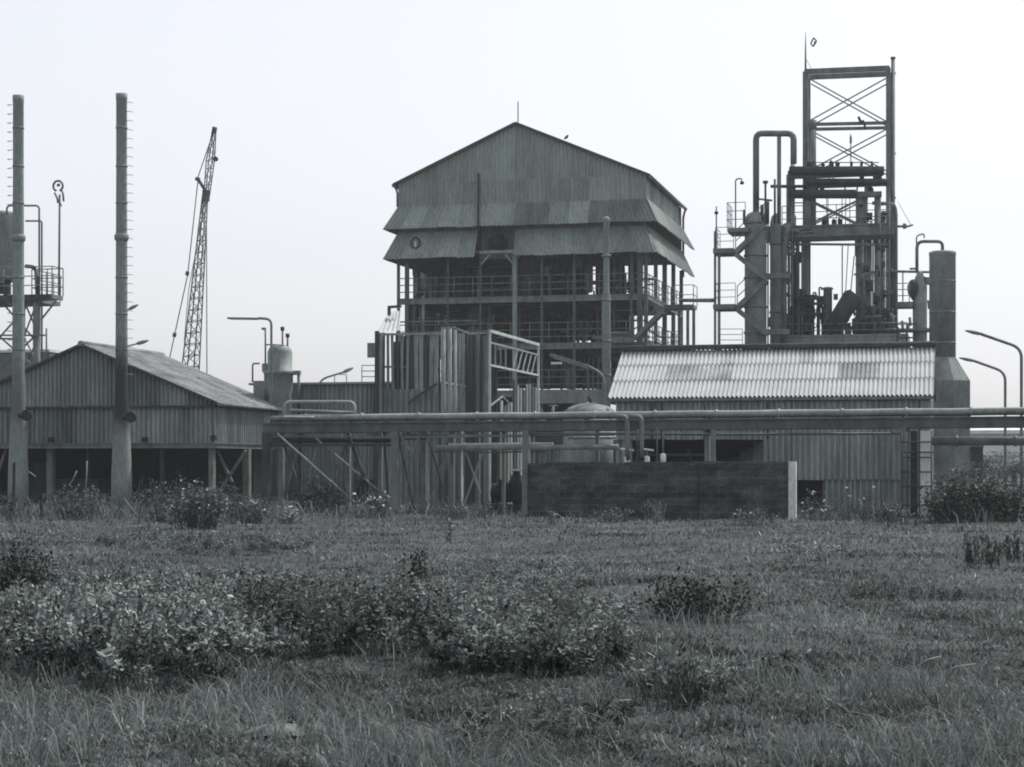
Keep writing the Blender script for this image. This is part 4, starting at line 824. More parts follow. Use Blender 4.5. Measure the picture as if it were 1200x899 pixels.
    for k in range(95):
        px = R_.uniform(640,762) if k%2 else R_.uniform(480,760); py = R_.choice([R_.uniform(402,472),R_.uniform(350,400),R_.uniform(302,343)]); yy = R_.uniform(100.6,110); q = R_.random()
        if q < .45: Pp(r,'process_pipe',[P(px,py,yy),P(px+R_.uniform(8,30),py+R_.uniform(-2,2),yy)],R_.choice([.05,.08,.12]),R_.choice([st_d,st_m]),6)
        elif q < .8: Pp(r,'process_pipe',[P(px,py,yy),P(px,py-R_.uniform(8,30),yy)],R_.choice([.06,.1,.15]),R_.choice([st_d,st_m]),6)
        else: Bm(r,'equipment_box',P(px,py,yy),P(px+R_.uniform(4,9),py,yy),R_.uniform(.3,.7),st_d)
    # stairs at the right hand end
    stair(r,P(742,398,Y0-.3),P(776,364,Y0-.3),st_m,w=.8); Bm(r,'landing_beam',P(715,399,Y0-.4),P(743,399,Y0-.4),.3,st_m,.28); Bm(r,'landing_beam',P(714,390,Y0+.3),P(742,390,Y0+.3),.2,st_p,.1)
    stair(r,P(748,347,Y0+.6),P(776,362,Y0+.6),st_m,w=.8)
    for a,b in (((752,398),(776,404)),((700,420),(745,405)),((712,407),(750,421)),((755,385),(780,398)),((690,410),(712,430))): Bm(r,'diagonal_brace',P(*a,Y0+1.2),P(*b,Y0+1.2),.1,st_m)
    # outrigger landing
    xa, xb = X(776,106), X(800.5,106); zz = Z(790,358,106)
    xb = X(814,106)
    sl_ = Bx(r,'side_landing',xr+.1,xb,105.5,107,zz-.22,zz,st_m); rail(sl_,[(X(790,105.5),105.5,zz),(xb,105.5,zz),(xb,107,zz)],st_m,h=1.1,step=1.1,r=.025,mids=1)
    for px in (806,813,796): Bm(r,'landing_post',(X(px,105.6),105.6,0),(X(px,105.6),105.6,zz-.2),.16,st_m)
    rail(r,[(X(765,105.5),105.5,Z(790,408,106)),(X(796,105.5),105.5,Z(790,408,106))],st_m,h=.9,step=.8)
    Bx(r,'lower_landing',X(757,106),X(800,106),105.5,107,Z(790,409,106)-.15,Z(790,409,106),st_m)
    Bx(r,'ground_plinth',xl-.3,xr+.3,Y0-.3,Y1+.3,-.1,.25,conc)
    Bx(r,'low_fascia',X(632,Y0-.5),X(705,Y0-.5),Y0-.5,Y0-.4,Z(660,473,Y0),Z(660,457,Y0),vessel_m)
    Bx(r,'fluorescent_fitting',X(646,99.5),X(659,99.5),99.4,99.5,Z(650,427,99.5),Z(650,424.5,99.5),white)
process_building()
v = thing('vent_stack', 'slim pale vent pipe standing before the right part of the process building', 'pipe', (X(710.5,96),96))
x = X(710.5,96)
MB().lathe(x,96,[(m(5.2,96),0),(m(5,96),Z(710,350,96)),(m(3.6,96),Z(710,340,96)),(m(3.4,96),Z(710,262,96)),(m(4.4,96),Z(710,260,96)),(m(4.4,96),Z(710,256,96)),(m(2,96),Z(710,254,96))],16).build('pipe', vessel_m, v)
for py in (300,352,400,440): z = Z(710,py,96); Pp(v,'pipe_clamp',[(x,96,z-.06),(x,96,z+.06)],m(5.6,96),st_m,14)
solo('link_pipe', MB().tube([P(797,352,106),P(836,352,90)],.1,8), st_m, 'single pipe bridging from the process building to the distillation tower', 'pipe')
# domed tank with pale roof, before the process building
r = thing('domed_tank', 'squat tank with pale dome showing above the rack', 'tank', (X(691,70),70)); cx=X(691,70); z0=Z(691,487,70)
MB().lathe(cx,70,[(m(31,70),0),(m(31,70),z0)],28).build('shell', vessel_m, r)
MB().lathe(cx,70,[(m(32,70),z0),(m(31,70),z0+.13),(m(24,70),z0+.32),(m(14,70),z0+.43),(m(6,70),z0+.47),(.02,z0+.48)],28).build('dome', vessel_l, r)
for a in range(6):
    t = a*math.pi/3+.5; Bm(r,'dome_rib',(cx+math.cos(t)*.2,70+math.sin(t)*.2,z0+.5),(cx+math.cos(t)*m(30,70),70+math.sin(t)*m(30,70),z0+.2),.05,st_m,.04)
Pp(r,'vent',[(cx,70,z0+.45),(cx,70,z0+.75)],.08,st_d)
# hand wheel valve on the rack
r = thing('wheel_valve', 'hand wheel valve standing on the rack left of the domed tank', 'valve', P(648,487,58.2))
q = P(648,487,58.2); MB().lathe(q.x,q.y,[(.16,q.z),(.13,q.z+.08),(.05,q.z+.12),(.04,q.z+.3)],10).build('bonnet', st_m, r)
Pp(r,'hand_wheel',[(q.x+.13*math.cos(t),q.y+.13*math.sin(t),q.z+.31) for t in np.linspace(0,6.28,12)],.018,st_m,5)
# ================================================================== RIGHT SHED
def right_shed():
    Y0 = 64.0; Yr = 66.75; Y1 = 69.5
    r = thing('corrugated_shed', 'corrugated shed with bright ribbed asbestos roof behind the black wall', 'shed', (X(905,Y0),Y0))
    xl, xr = X(722,Y0), X(1090,Y0); xol, xor = X(713,Y0), X(1094,Y0)
    ze = Z(900,465,Y0-.3); zr = Z(900,409,Yr)
    zo = Z(850,515,Y0); zo2 = 0.0
    def cw(pa,pb,z0,z1,M,name='front_sheet',yy=Y0): return sheets(r,name,(X(pa,Y0),yy,z0),(X(pb,Y0),yy,z0),(X(pb,Y0),yy,z1),(X(pa,Y0),yy,z1),[cladB,cladB,cladB,clad],1.0,.2,.045,.02,int(pa))
    cw(722,780,zo,ze-.1,clad); cw(780,895,zo,ze-.1,clad); cw(895,1066,Z(950,562,Y0),ze-.1,clad); cw(967,1066,0,Z(950,562,Y0)+.03,clad,yy=Y0+.06); cw(1066,1090,0,ze-.1,clad_d)
    MB().corr((X(1079,Y0),Y0-.08,0),(X(1089,Y0),Y0-.08,0),(X(1089,Y0),Y0-.08,ze-.15),(X(1079,Y0),Y0-.08,ze-.15),.17,.02).build('corner_sheet', clad_l, r)
    cw(895,934,0,Z(950,562,Y0)+.03,clad,yy=Y0+.06); cw(722,740,0,zo,clad_d,yy=Y0+.1)
    for px in (722,829,896,968): Bx(r,'pillar',X(px,Y0)-.12,X(px,Y0)+.12,Y0+.1,Y0+.34,0,zo,conc)
    Bx(r,'rear_wall',xl,xr,Y1,Y1+.1,0,ze,shade_sheet)
    for xe in (xl,xr):
        mb = MB().corr((xe,Y0,0),(xe,Y1,0),(xe,Y1,ze-.05),(xe,Y0,ze-.05),.17,.028); mb.prism([(xe,Y0,ze-.04),(xe,Y1,ze-.04),(xe,Yr,zr-.08)],(.03,0,0)); mb.build('end_wall', clad, r)
    # sheets of the front slope, three lapped courses, some darker
    yE = Y0-.16; n = 24; W = (xor-xol)/n; R_ = random.Random(3)
    courses = [(0,.36),(.34,.69),(.67,1.0)]
    for ci,(t0,t1) in enumerate(courses):
        isb = lambda i: (ci==1 and i in (4,5,6,7,8,17,18,19)) or (ci == 2 and i in (8,14))
        i = 0
        while i < n:
            j = i
            while j < n and isb(j) == isb(i) and j-i < 6: j += 1
            x0 = xol+i*W; x1 = xol+j*W+.02; lo_ = .014+(.012 if ci else 0)+.004*(j%2)
            a = V((x0,yE+(Yr-yE)*t0,ze+(zr-ze)*t0+lo_)); d = V((x0,yE+(Yr-yE)*t1,ze+(zr-ze)*t1-.012+.004*(j%2)))
            MB().corr(a,V((x1,a.y,a.z)),V((x1,d.y,d.z)),d,W/3.0,.042,.01).build('roof_sheet', roof_b if isb(i) else roof_a, r)
            i = j
    MB().corr((xol,Yr,zr),(xor,Yr,zr),(xor,Y1+.35,ze),(xol,Y1+.35,ze),.16,.04,.01).build('rear_roof_slope', roof_b, r)
    mb = MB(); mb.beam((xol-.05,Yr-.1,zr+.05),(xor+.05,Yr-.1,zr+.05),.26,.07); mb.tube([(xol-.05,Yr,zr+.1),(xor+.05,Yr,zr+.1)],.09,8); mb.build('ridge_cap', mat('mossy_ridge',.06,.95,.4,2,1,fine=.3), r)
    Bm(r,'gutter',(xol,yE-.02,ze-.07),(xor,yE-.02,ze-.07),.1,st_m,.09)
    Bm(r,'purlin',(xl+.05,Y0-.07,ze-.12),(xr-.05,Y0-.07,ze-.12),.03,st_m,.05)
    for px in (765,776,826,900): Pp(r,'conduit',[(X(px,Y0),Y0-.1,ze-.2),(X(px,Y0),Y0-.1,zo-.0)],.025,st_d,5)
    # things inside the opening
    t = thing('pump_set', 'dark pump machinery inside the opening of the corrugated shed', 'machine', (X(800,66),66))
    zt = Z(800,543,Y0)
    for k,(px,w,h) in enumerate(((745,.35,.35),(800,.3,.3),(808,.1,.5),(862,.3,.25),(878,.35,.55))):
        x = X(px,65.6); MB().lathe(x,65.6,[(w*.9,0),(w,zt+h-.2),(w*.6,zt+h-.05),(.05,zt+h)],12).build('casing', (st_m,black,st_m,st_d,st_m)[k], t)
    Pp(t,'pipe',[P(745,533,65),P(830,533,65)],.05,st_m)
    o = Bx(t,'panel',X(883,65),X(896,65),64.9,65.0,zt-.1,zt+.75,st_p)
right_shed()
# ================================================================== DISTILLATION TOWER COMPLEX
def tower():
    Y = 88.0; Yb = 89.3
    r = thing('steel_tower_frame', 'tall open steel tower frame with crossed bracing at the top right', 'tower', (X(992,Y),Y))
    xl, xr = X(944,Y), X(1041,Y); zt = Z(990,82,Y); w = m(6,Y)
    for yy in (Y,Yb):
        for x in (xl,xr): Bm(r,'column',(x,yy,0),(x,yy,zt),w if x==xl else w*.85,st_m)
        Bm(r,'top_beam',(xl-.05,yy,Z(944,84,Y)),(xr+.05,yy,Z(1041,80,Y)),.2,st_m,.22)
        Bm(r,'middle_beam',(xl,yy,Z(944,146,Y)),(xr,yy,Z(1041,144,Y)),.14,st_m,.14)
        for a,b in (((948,92),(1038,142)),((948,142),(1038,92)),((948,152),(1038,200)),((948,200),(1038,152))):
            p,q = P(*a,Y),P(*b,Y); p.y=q.y=yy; Bm(r,'cross_brace',p,q,.055,st_m)
    for x in (xl,xr):
        for py in (84,146,200,270,330,390): Bm(r,'side_tie',(x,Y+.1,Z(990,py,Y)),(x,Yb-.1,Z(990,py,Y)),.12,st_m)
    Pp(r,'lightning_mast',[P(944,84,Y+.3),P(944,55,Y+.3),P(944,38,Y+.3)],[.055,.035,.015],st_m,6); Pp(r,'mast_stay',[P(945,70,Y+.3),P(951,81,Y+.3)],.012,st_m,4)
    # clamp tangle on the middle beam
    mb = MB().beam(P(1006,137,Y-.1),P(1009,144,Y-.1),.12).beam(P(1011,141,Y-.12),P(1012,146,Y-.12),.12).beam(P(1013,144,Y-.14),P(1014,152,Y-.14),.1); mb.build('beam_clamp', st_d, r)
    # decks with heavy headers
    for a,b,c,d,yy,dep in ((923,196,1035,205,Y-.4,2.2),(943,210,1040,217,Y-.25,1.9),(1008,224,1033,230,Y-.5,1.6)):
        Bx(r,'header_deck',X(a,yy),X(c,yy),yy,yy+.35,Z(c,d,yy),Z(c,b,yy),st_m)
    for py,r0,a,b in ((200,.27,925,1036),(227.5,.28,927,1003),(213,.2,945,1040),(190.5,.03,950,1030),(218.5,.1,903,945)):
        Pp(r,'header_pipe',[P(a,py,Y-.5),P(b,py,Y-.5)],r0*.75,st_d,12)
    zz = Z(990,272,Y)
    Bx(r,'main_deck',X(888,Y),X(1048,Y),Y-.6,Yb+1.2,zz-.12,zz,st_m); Bm(r,'main_girder',(X(888,Y),Y-.7,zz-.0),(X(1048,Y),Y-.7,zz),.2,st_m,.55,I=True); Bm(r,'main_girder',(X(905,Y),Y-.9,zz-.38),(X(1048,Y),Y-.9,zz-.38),.1,st_d,.2)
    rail(r,[(X(918,Y),Y-.6,zz+.3),(X(1045,Y),Y-.6,zz+.3)],st_m,h=.9,step=1.3,r=.02)
    for a,b,w_ in (((951,236),(1003,262),.13),((951,262),(1003,236),.09),((956,262),(1003,240),.06)): Bm(r,'cross_brace',P(*a,Y-.3),P(*b,Y-.3),w_,st_m)
    for px,t,b,wp in ((953,142,270,6.5),(947,230,268,8),(929,192,405,5),(1008,225,405,10),(1015,213,405,4),(1018.5,262,405,6),(1028.5,228,405,7.5),(1035,250,405,5),(997,157,196,1.2),(997,160,168,2.6),(1004,268,300,4.5),(924,205,268,5)):
        x = X(px,Y-.2); MB().tube([(x,Y-.2,Z(px,b,Y-.2) if b < 405 else 0),(x,Y-.2,Z(px,t,Y-.2))],m(wp/2,Y),12).build('riser_pipe', st_m if px not in (947,1015) else vessel_m, r)
    Pp(r,'cap_pipe',[P(953,152,Y-.2),P(953,141,Y-.2)],m(4,Y),st_m,12)
    for px,t in ((917,262),(921,290),(925,285),(936,268),(940,272)): Pp(r,'thin_riser',bend([P(px+14,t+2 if t>280 else t,Y-.8),P(px,t+2 if t>280 else t,Y-.8),(X(px,Y-.8),Y-.8,0)],.25),.05,st_m,6)
    Pp(r,'branch_pipe',[P(921,286,Y-.8),P(1040,287,Y-.8)],.06,st_m,6); Pp(r,'branch_pipe',[P(918,298,Y-.8),P(934,298,Y-.8)],.07,st_m,6)
    Pp(r,'u_pipe',bend([P(1005,311,Y-.6),P(1003,309,Y-.6),P(1012,309,Y-.6)],.05),.06,st_m); Pp(r,'thin_riser',[P(987,288,Y-1),P(987,402,Y-1)],.03,st_m,5)
    # small fittings scattered on the decks
    R_ = random.Random(9)
    z3_ = Z(990,394,Y)
    for k in range(80):
        z_ = R_.random(); yy = Y+R_.uniform(-.9,1.3)
        if z_ < .4: px = R_.choice([R_.uniform(902,944),R_.uniform(1004,1050)]); t = R_.uniform(225,380); Pp(r,'thin_line_pipe',bend([P(px+R_.uniform(-6,6),t,yy),P(px,t,yy),P(px,405,yy)],.1),R_.choice([.03,.045,.06]),R_.choice([st_m,st_d]),6)
        elif z_ < .8: a_ = R_.choice([R_.uniform(900,930),R_.uniform(1000,1030)]); py = R_.uniform(236,400); Pp(r,'cross_line_pipe',[P(a_,py,yy),P(a_+R_.uniform(10,24),py,yy)],R_.choice([.03,.05,.09]),st_m,6)
        else: px = R_.choice([R_.uniform(905,940),R_.uniform(1008,1046)]); py = R_.uniform(270,395); MB().lathe(P(px,py,yy).x,yy,[(.05,P(px,py,yy).z-.3),(.2,P(px,py,yy).z-.2),(.2,P(px,py,yy).z+.2),(.05,P(px,py,yy).z+.3)],10).build('small_pot', st_d, r)
    for px,top,wp in ((1003,372,9),(1012,366,12),(1024,360,9),(1034,372,12),(1044,368,9),(1052,384,7),(921,368,10),(926,380,12),(912,385,9)):
        ww = m(wp/2,Y); x = X(px,Y-.7); zt_ = Z(px,top,Y); MB().lathe(x,Y-.7,[(ww*.6,z3_),(ww,z3_+.1),(ww,zt_-ww*.6),(ww*.5,zt_-.1),(.04,zt_)],12).build('process_pot', st_d, r)
    ladder(r,P(923.5,405,Y-1),P(923.5,270,Y-1),.4,st_m); ladder(r,P(1037,405,Y-.9),P(1037,232,Y-.9),.4,st_m)
    for k in range(52):
        px = R_.uniform(925,1048); py = R_.uniform(346,396); yy = Y+R_.uniform(-1.1,.6); 
        if 990 < px < 1004 and py < 362: continue
        q_ = P(px,py,yy); 
        if R_.random() < .5: Pp(r,'machine_pipe',bend([q_,P(px,py+R_.uniform(-12,12),yy),P(px+R_.uniform(-9,9),py+5,yy)],.05),R_.choice([.04,.06,.1]),st_d,6)
        else: Bx(r,'machine_box',q_.x-R_.uniform(.05,.22),q_.x+.12,yy-.1,yy+.1,q_.z-R_.uniform(.1,.35),q_.z+.1,st_d)
    for k in range(34):
        lv = R_.choice([196,210,224,264]); px = R_.uniform(928,1034); h = R_.uniform(3,11) if lv==264 else R_.uniform(2,6); yy = Y-.5+R_.random()*1.5
        Pp(r,'fitting',[P(px,lv+1,yy),P(px,lv-h,yy),P(px+R_.uniform(-2,2),lv-h-1.5,yy)],R_.choice([.04,.07,.12]),st_d,6)
    for k in range(16):
        px = R_.uniform(948,1000); Pp(r,'hanger_rod',[P(px,231,Y+.5),P(px,264,Y+.5)],.02,st_m,4) if k < 5 else None
    # valves and tees right of the main risers
    for k in range(44):
        px = R_.uniform(1006,1048); py = R_.uniform(236,400); Pp(r,'valve_fitting',[P(px,py,Y-.4),P(px+R_.uniform(2,7),py,Y-.4)],R_.choice([.08,.13,.17]),st_d,8)
    # lower deck with pump cluster
    z3 = Z(990,394,Y)
    Bx(r,'lower_deck',X(916,Y),X(1065,Y),Y-1.2,Yb+1,z3-.5,z3,vessel_m); rail(r,[(X(918,Y),Y-1.2,z3-.4),(X(1064,Y),Y-1.2,z3-.4)],st_m,h=.9,step=1.3,r=.02)
    for px in (918,990,1062): Bm(r,'deck_leg',(X(px,Y),Y,0),(X(px,Y),Y,z3-.5),.2,st_m)
    for k,(px,top,wp,M) in enumerate(((931,360,10,st_d),(937,357,2.5,st_d),(944,352,4,st_m),(952,348,5,st_d),(959,352,4,st_d),(970,338,10,vessel_m),(940,372,6,st_d),(964,360,3,st_d),(948,364,9,st_d),(976,378,10,st_d),(984,384,8,st_d))):
        x = X(px,Y-.6); ww = m(wp/2,Y); zt_ = Z(px,top,Y); MB().lathe(x,Y-.6,[(ww,z3),(ww,zt_-ww*.6),(ww*1.25,zt_-ww*.5),(ww*1.25,zt_-ww*.2),(ww*.7,zt_)],12).build('pump_housing', M, r)
    for px,top in ((940,341),(960,337),(953,343),(934,352)): Pp(r,'vent_hook',bend([P(px,365,Y-.9),P(px,top,Y-.9),P(px+3,top,Y-.9),P(px+3,top+3,Y-.9)],.05),.04,st_d,5)
    for py,a,b in ((347,938,958),(356,936,968),(368,930,966),(350,928,962)): Pp(r,'manifold_pipe',[P(a,py,Y-.9),P(b,py,Y-.9)],.07,st_d,6)
    # sloping duct
    a = P(972,392,Y-.8); b = P(999,347,Y-.8); MB().tube([a,a.lerp(b,.5),b,b+V((.1,0,.12))],[m(10.5,Y),m(10.5,Y),m(10.5,Y),m(7,Y)],14).build('sloping_duct', st_d, r)
    for py in (350,372,385): Bm(r,'duct_stay',P(990,py+14,Y-.8),P(1010,py+12,Y-.8),.08,st_d)
    for k in range(18):
        px = R_.uniform(985,1050); py = R_.uniform(360,395); Pp(r,'duct_fitting',[P(px,py,Y-.9),P(px+R_.uniform(-4,4),py+R_.uniform(2,9),Y-.9)],R_.choice([.05,.09,.13]),st_d,6)
    Pp(r,'guy_line',[P(994,288,Y),P(989,378,Y)],.02,st_m,4); Pp(r,'guy_line',[P(1001,300,Y),P(994,372,Y)],.025,st_m,4)
    # tall slim vent on the right
    v = thing('slim_vent', 'slim vent pipe fixed to the right side of the tower frame', 'pipe', (X(1046.5,Y),Y+.1))
    Pp(v,'pipe',[(X(1046.5,Y),Y+.1,0),(X(1046.5,Y),Y+.1,Z(1046,68,Y))],m(2.3,Y),st_m,10); Pp(v,'collar',[P(1046.5,69,Y+.1),P(1046.5,67,Y+.1)],m(3,Y),st_m,10)
    Pp(v,'branch_pipe',bend([P(1022,238,Y-.1),P(1048,239,Y-.1),P(1050,250,Y-.1),P(1050,400,Y-.1)],.3),m(2,Y),st_m)
    for py in (86,180,232): Bm(v,'clip',P(1041,py,Y+.1),P(1050,py,Y+.1),.07,st_m)
    bmm = MB().tube([P(1050,265.5,Y),P(1063,265,Y)],.06,6).tube([P(1058,265,Y),P(1062,265,Y)],.13,8).tube([P(1062,266,Y),P(1070,263.5,Y)],.05,5); bmm.build('davit_arm', st_m, v)
    Pp(v,'davit_line',[P(1052,236,Y),P(1067,263,Y)],.012,st_m,4)
    # left column vessel
    Yv = 86.0; c = thing('distillation_column', 'stout distillation column with domed top and spiral stair landings', 'column', (X(885.5,Yv),Yv)); cx = X(885.5,Yv); rr = m(12.5,Yv)
    zt_ = Z(885,248,Yv); MB().lathe(cx,Yv,[(rr,0),(rr,zt_-.5),(rr*.95,zt_-.28),(rr*.75,zt_-.12),(rr*.4,zt_-.02),(.05,zt_)],28).build('shell', vessel_m, c)
    for py in (262,300,326,360,390): z=Z(885,py,Yv); Pp(c,'shell_ring',[(cx,Yv,z-.04),(cx,Yv,z+.04)],rr+.05,st_m,26)
    zpl = Z(860,270,Yv); tp = Bx(c,'top_platform',X(855,Yv),X(879,Yv),Yv-.9,Yv+.9,zpl-.18,zpl,st_m); rail(tp,[(X(876,Yv),Yv-.9,zpl),(X(855,Yv),Yv-.9,zpl),(X(855,Yv),Yv+.9,zpl)],st_m,h=1.15,step=.7,r=.018)
    Pp(c,'overhead_pipe',bend([(X(886,Yv),Yv,zt_-.05),P(886,156.5,Yv),P(930,156.5,Yv),P(930,192,Yv)],.28,3),m(3.6,Yv),st_m,12)
    Pp(c,'branch_pipe',[P(913,160,Yv),P(913,262,Yv)],m(2.4,Yv),st_m,10)
    for px,t,w_ in ((897,215,2.5),(899,217,5),(908,210,2.5),(872,246,3),(893,240,4)): Pp(c,'nozzle',[P(px,262,Yv-.3),P(px,t if t!=217 else 236,Yv-.3)],m(w_/2,Yv),st_d,8)
    Pp(c,'valve_head',[P(897,215,Yv-.3),P(897,212,Yv-.3)],m(3,Yv),st_d,8)
    Pp(c,'stay_pipe',[P(886,233,Yv),P(905,235,Yv)],.05,st_m,6)
    Pp(c,'lamp_hook',bend([P(862,268,Yv-.5),P(862,210,Yv-.5),P(869,209,Yv-.5),P(869.5,214,Yv-.5)],.2),.035,st_m,6); Pp(c,'hook_lamp',[P(869.5,213,Yv-.5),P(869.5,216,Yv-.5)],.09,st_d,8)
    c2 = thing('slim_column', 'slimmer process column right of the stout distillation column', 'column', (X(909,87),87)); cx2 = X(909,87)
    MB().lathe(cx2,87,[(m(6.5,87),0),(m(6.5,87),Z(909,262,87)),(m(5,87),Z(909,254,87)),(.05,Z(909,250,87))],20).build('shell', vessel_m, c2)
    for py in (286,324,366): z=Z(909,py,87); Pp(c2,'shell_ring',[(cx2,87,z-.05),(cx2,87,z+.05)],m(7.3,87),st_m,20)
    Pp(c2,'side_pipe',[P(900,262,86.6),P(900,545,86.6)],.04,st_m,6); Pp(c2,'side_pipe',[P(903,262,86.6),P(903,545,86.6)],.03,st_m,6)
    Pp(c2,'elbow_pipe',bend([P(924,262,86.4),P(919,290,86.4),P(919,405,86.4)],.6),m(3.2,86),st_m,10)
    # stair frame on the left
    s = thing('stair_tower', 'open stair frame with two railed landings left of the stout column', 'stair', (X(841,Yv),Yv))
    for px,t,w_ in ((838,271,2.6),(842.5,292,2.6)):
        for yy in (Yv-.6,): Bm(s,'post',(X(px,yy),yy,0),P(px,t,yy),m(w_,Yv),st_m)
    Bm(s,'post',(X(843,Yv+.8),Yv+.8,0),P(843,292,Yv+.8),.1,st_m)
    Pp(s,'mast',[P(839.5,300,Yv-.6),P(839.5,242,Yv-.6)],.035,st_m,6); Pp(s,'mast_head',[P(839.5,251,Yv-.6),P(839.5,248,Yv-.6)],.09,st_d,8)
    for py,pe in ((295,862),(360,864)):
        z = Z(850,py-2,Yv); ln = Bx(s,'landing',X(838,Yv),X(pe,Yv),Yv-.75,Yv+.9,z-.22,z,st_m)
        rail(ln,[(X(pe,Yv),Yv-.75,z),(X(841,Yv),Yv-.75,z),(X(841,Yv),Yv+.9,z)],st_m,h=.95,step=.9,r=.016)
        stair(s,P(pe,py,Yv-.8),P(pe+34,py-32,Yv-.8),st_m,w=.6); stair(s,P(pe,py+3,Yv-.95),P(pe+36,py+32,Yv-.95),st_m,w=.1,hr=False)
    rail(s,[P(842,405,Yv-.8),P(870,405,Yv-.8)],st_m,h=.75,step=.9,r=.016)
    # links between columns
    for py in (325,390): Bx(c2,'tie_platform',X(893,86),X(926,86),85.4,85.9,Z(900,py+3,86),Z(900,py-3,86),st_m)
tower()
def right_vessels():
    Y = 84.0
    c = thing('small_column', 'short column with platform left of the big round stack', 'column', (X(1078,Y),Y)); cx = X(1078,Y); rr = m(8,Y)
    MB().lathe(cx,Y,[(rr,0),(rr,Z(1078,336,Y)),(rr*.7,Z(1078,326,Y)),(rr*.4,Z(1078,320,Y)),(rr*.3,Z(1078,318,Y))],20).build('shell', vessel_m, c)
    MB().lathe(X(1070,Y-.2),Y-.2,[(.05,Z(1070,352,Y)),(m(6,Y),Z(1070,344,Y)),(m(6.5,Y),Z(1070,336,Y)),(m(4,Y),Z(1070,330,Y)),(.05,Z(1070,328,Y))],16).build('bulge', st_d, c)
    Pp(c,'loop_pipe',bend([P(1074.5,320,Y),P(1074.5,283,Y),P(1104.5,283,Y),P(1104.5,296,Y)],.3),m(1.9,Y),st_m,10)
    Pp(c,'swan_neck',bend([P(1074,286,Y),P(1074,276,Y),P(1083,274,Y),P(1083,279,Y)],.3),.035,st_m,6)
    Bx(c,'bracket_platform',X(1050,Y),X(1070,Y),Y-.6,Y+.6,Z(1060,361,Y),Z(1060,355,Y),st_m); rail(c,[(X(1052,Y),Y-.6,Z(1060,355,Y)),(X(1066,Y),Y-.6,Z(1060,355,Y))],st_m,h=.8,step=.5,r=.02)
    Pp(c,'tie_pipe',[P(1044,318,Y),P(1094,319,Y)],.06,st_m,6); Pp(c,'tie_pipe',[P(1080,328,Y),P(1092,330,Y)],.16,st_d,8); Pp(c,'tie_pipe',[P(1066,315,Y),P(1076,315,Y)],.05,st_m,6)
    for py in (386,): Bx(c,'bracket_platform',X(1052,Y),X(1090,Y),Y-.6,Y+.6,Z(1060,py+3,Y),Z(1060,py,Y),st_m); rail(c,[(X(1052,Y),Y-.6,Z(1060,405,Y)),(X(1074,Y),Y-.6,Z(1060,405,Y))],st_d,h=.9,step=.35,r=.035)
    for px,py in ((1088,352),(1092,351),(1057,376),(1064,380),(1066,372)): Pp(c,'fitting',[P(px,py,Y-.6),P(px+1,py+10,Y-.6)],.07,st_m,6)
    Pp(c,'side_pipe',[P(1058,318,Y),P(1058,355,Y)],.03,st_m,5); Pp(c,'side_pipe',[P(1090,335,Y),P(1090,405,Y)],.04,st_m,5)
    Yq = 76.0; s = thing('round_stack', 'big round grey stack standing on a flared base beside the shed roof', 'stack', (X(1104.5,Yq),Yq)); cx = X(1104.5,Yq)
    MB().lathe(cx,Yq,[(m(14.6,Yq),Z(1104,420,Yq)),(m(14.6,Yq),Z(1104,300,Yq)),(m(15,Yq),Z(1104,299,Yq)),(m(15,Yq),Z(1104,296,Yq)),(m(12,Yq),Z(1104,294.5,Yq)),(.1,Z(1104,294,Yq))],32).build('shaft', vessel_m, s)
    MB().lathe(cx,Yq,[(m(32.5,Yq),0),(m(32.5,Yq),Z(1104,447,Yq)),(m(15.5,Yq),Z(1104,419,Yq))],8,False).build('flared_base', st_m, s)
    for py in (330,366,402): Pp(s,'weld_seam',[(cx,Yq,Z(1104,py,Yq)-.025),(cx,Yq,Z(1104,py,Yq)+.025)],m(14.9,Yq),vessel_m,32)
    Bx(s,'inspection_nozzle',X(1090,Yq)-.15,X(1090,Yq)+.1,Yq-.4,Yq,Z(1090,334,Yq),Z(1090,326,Yq),st_m)
right_vessels()
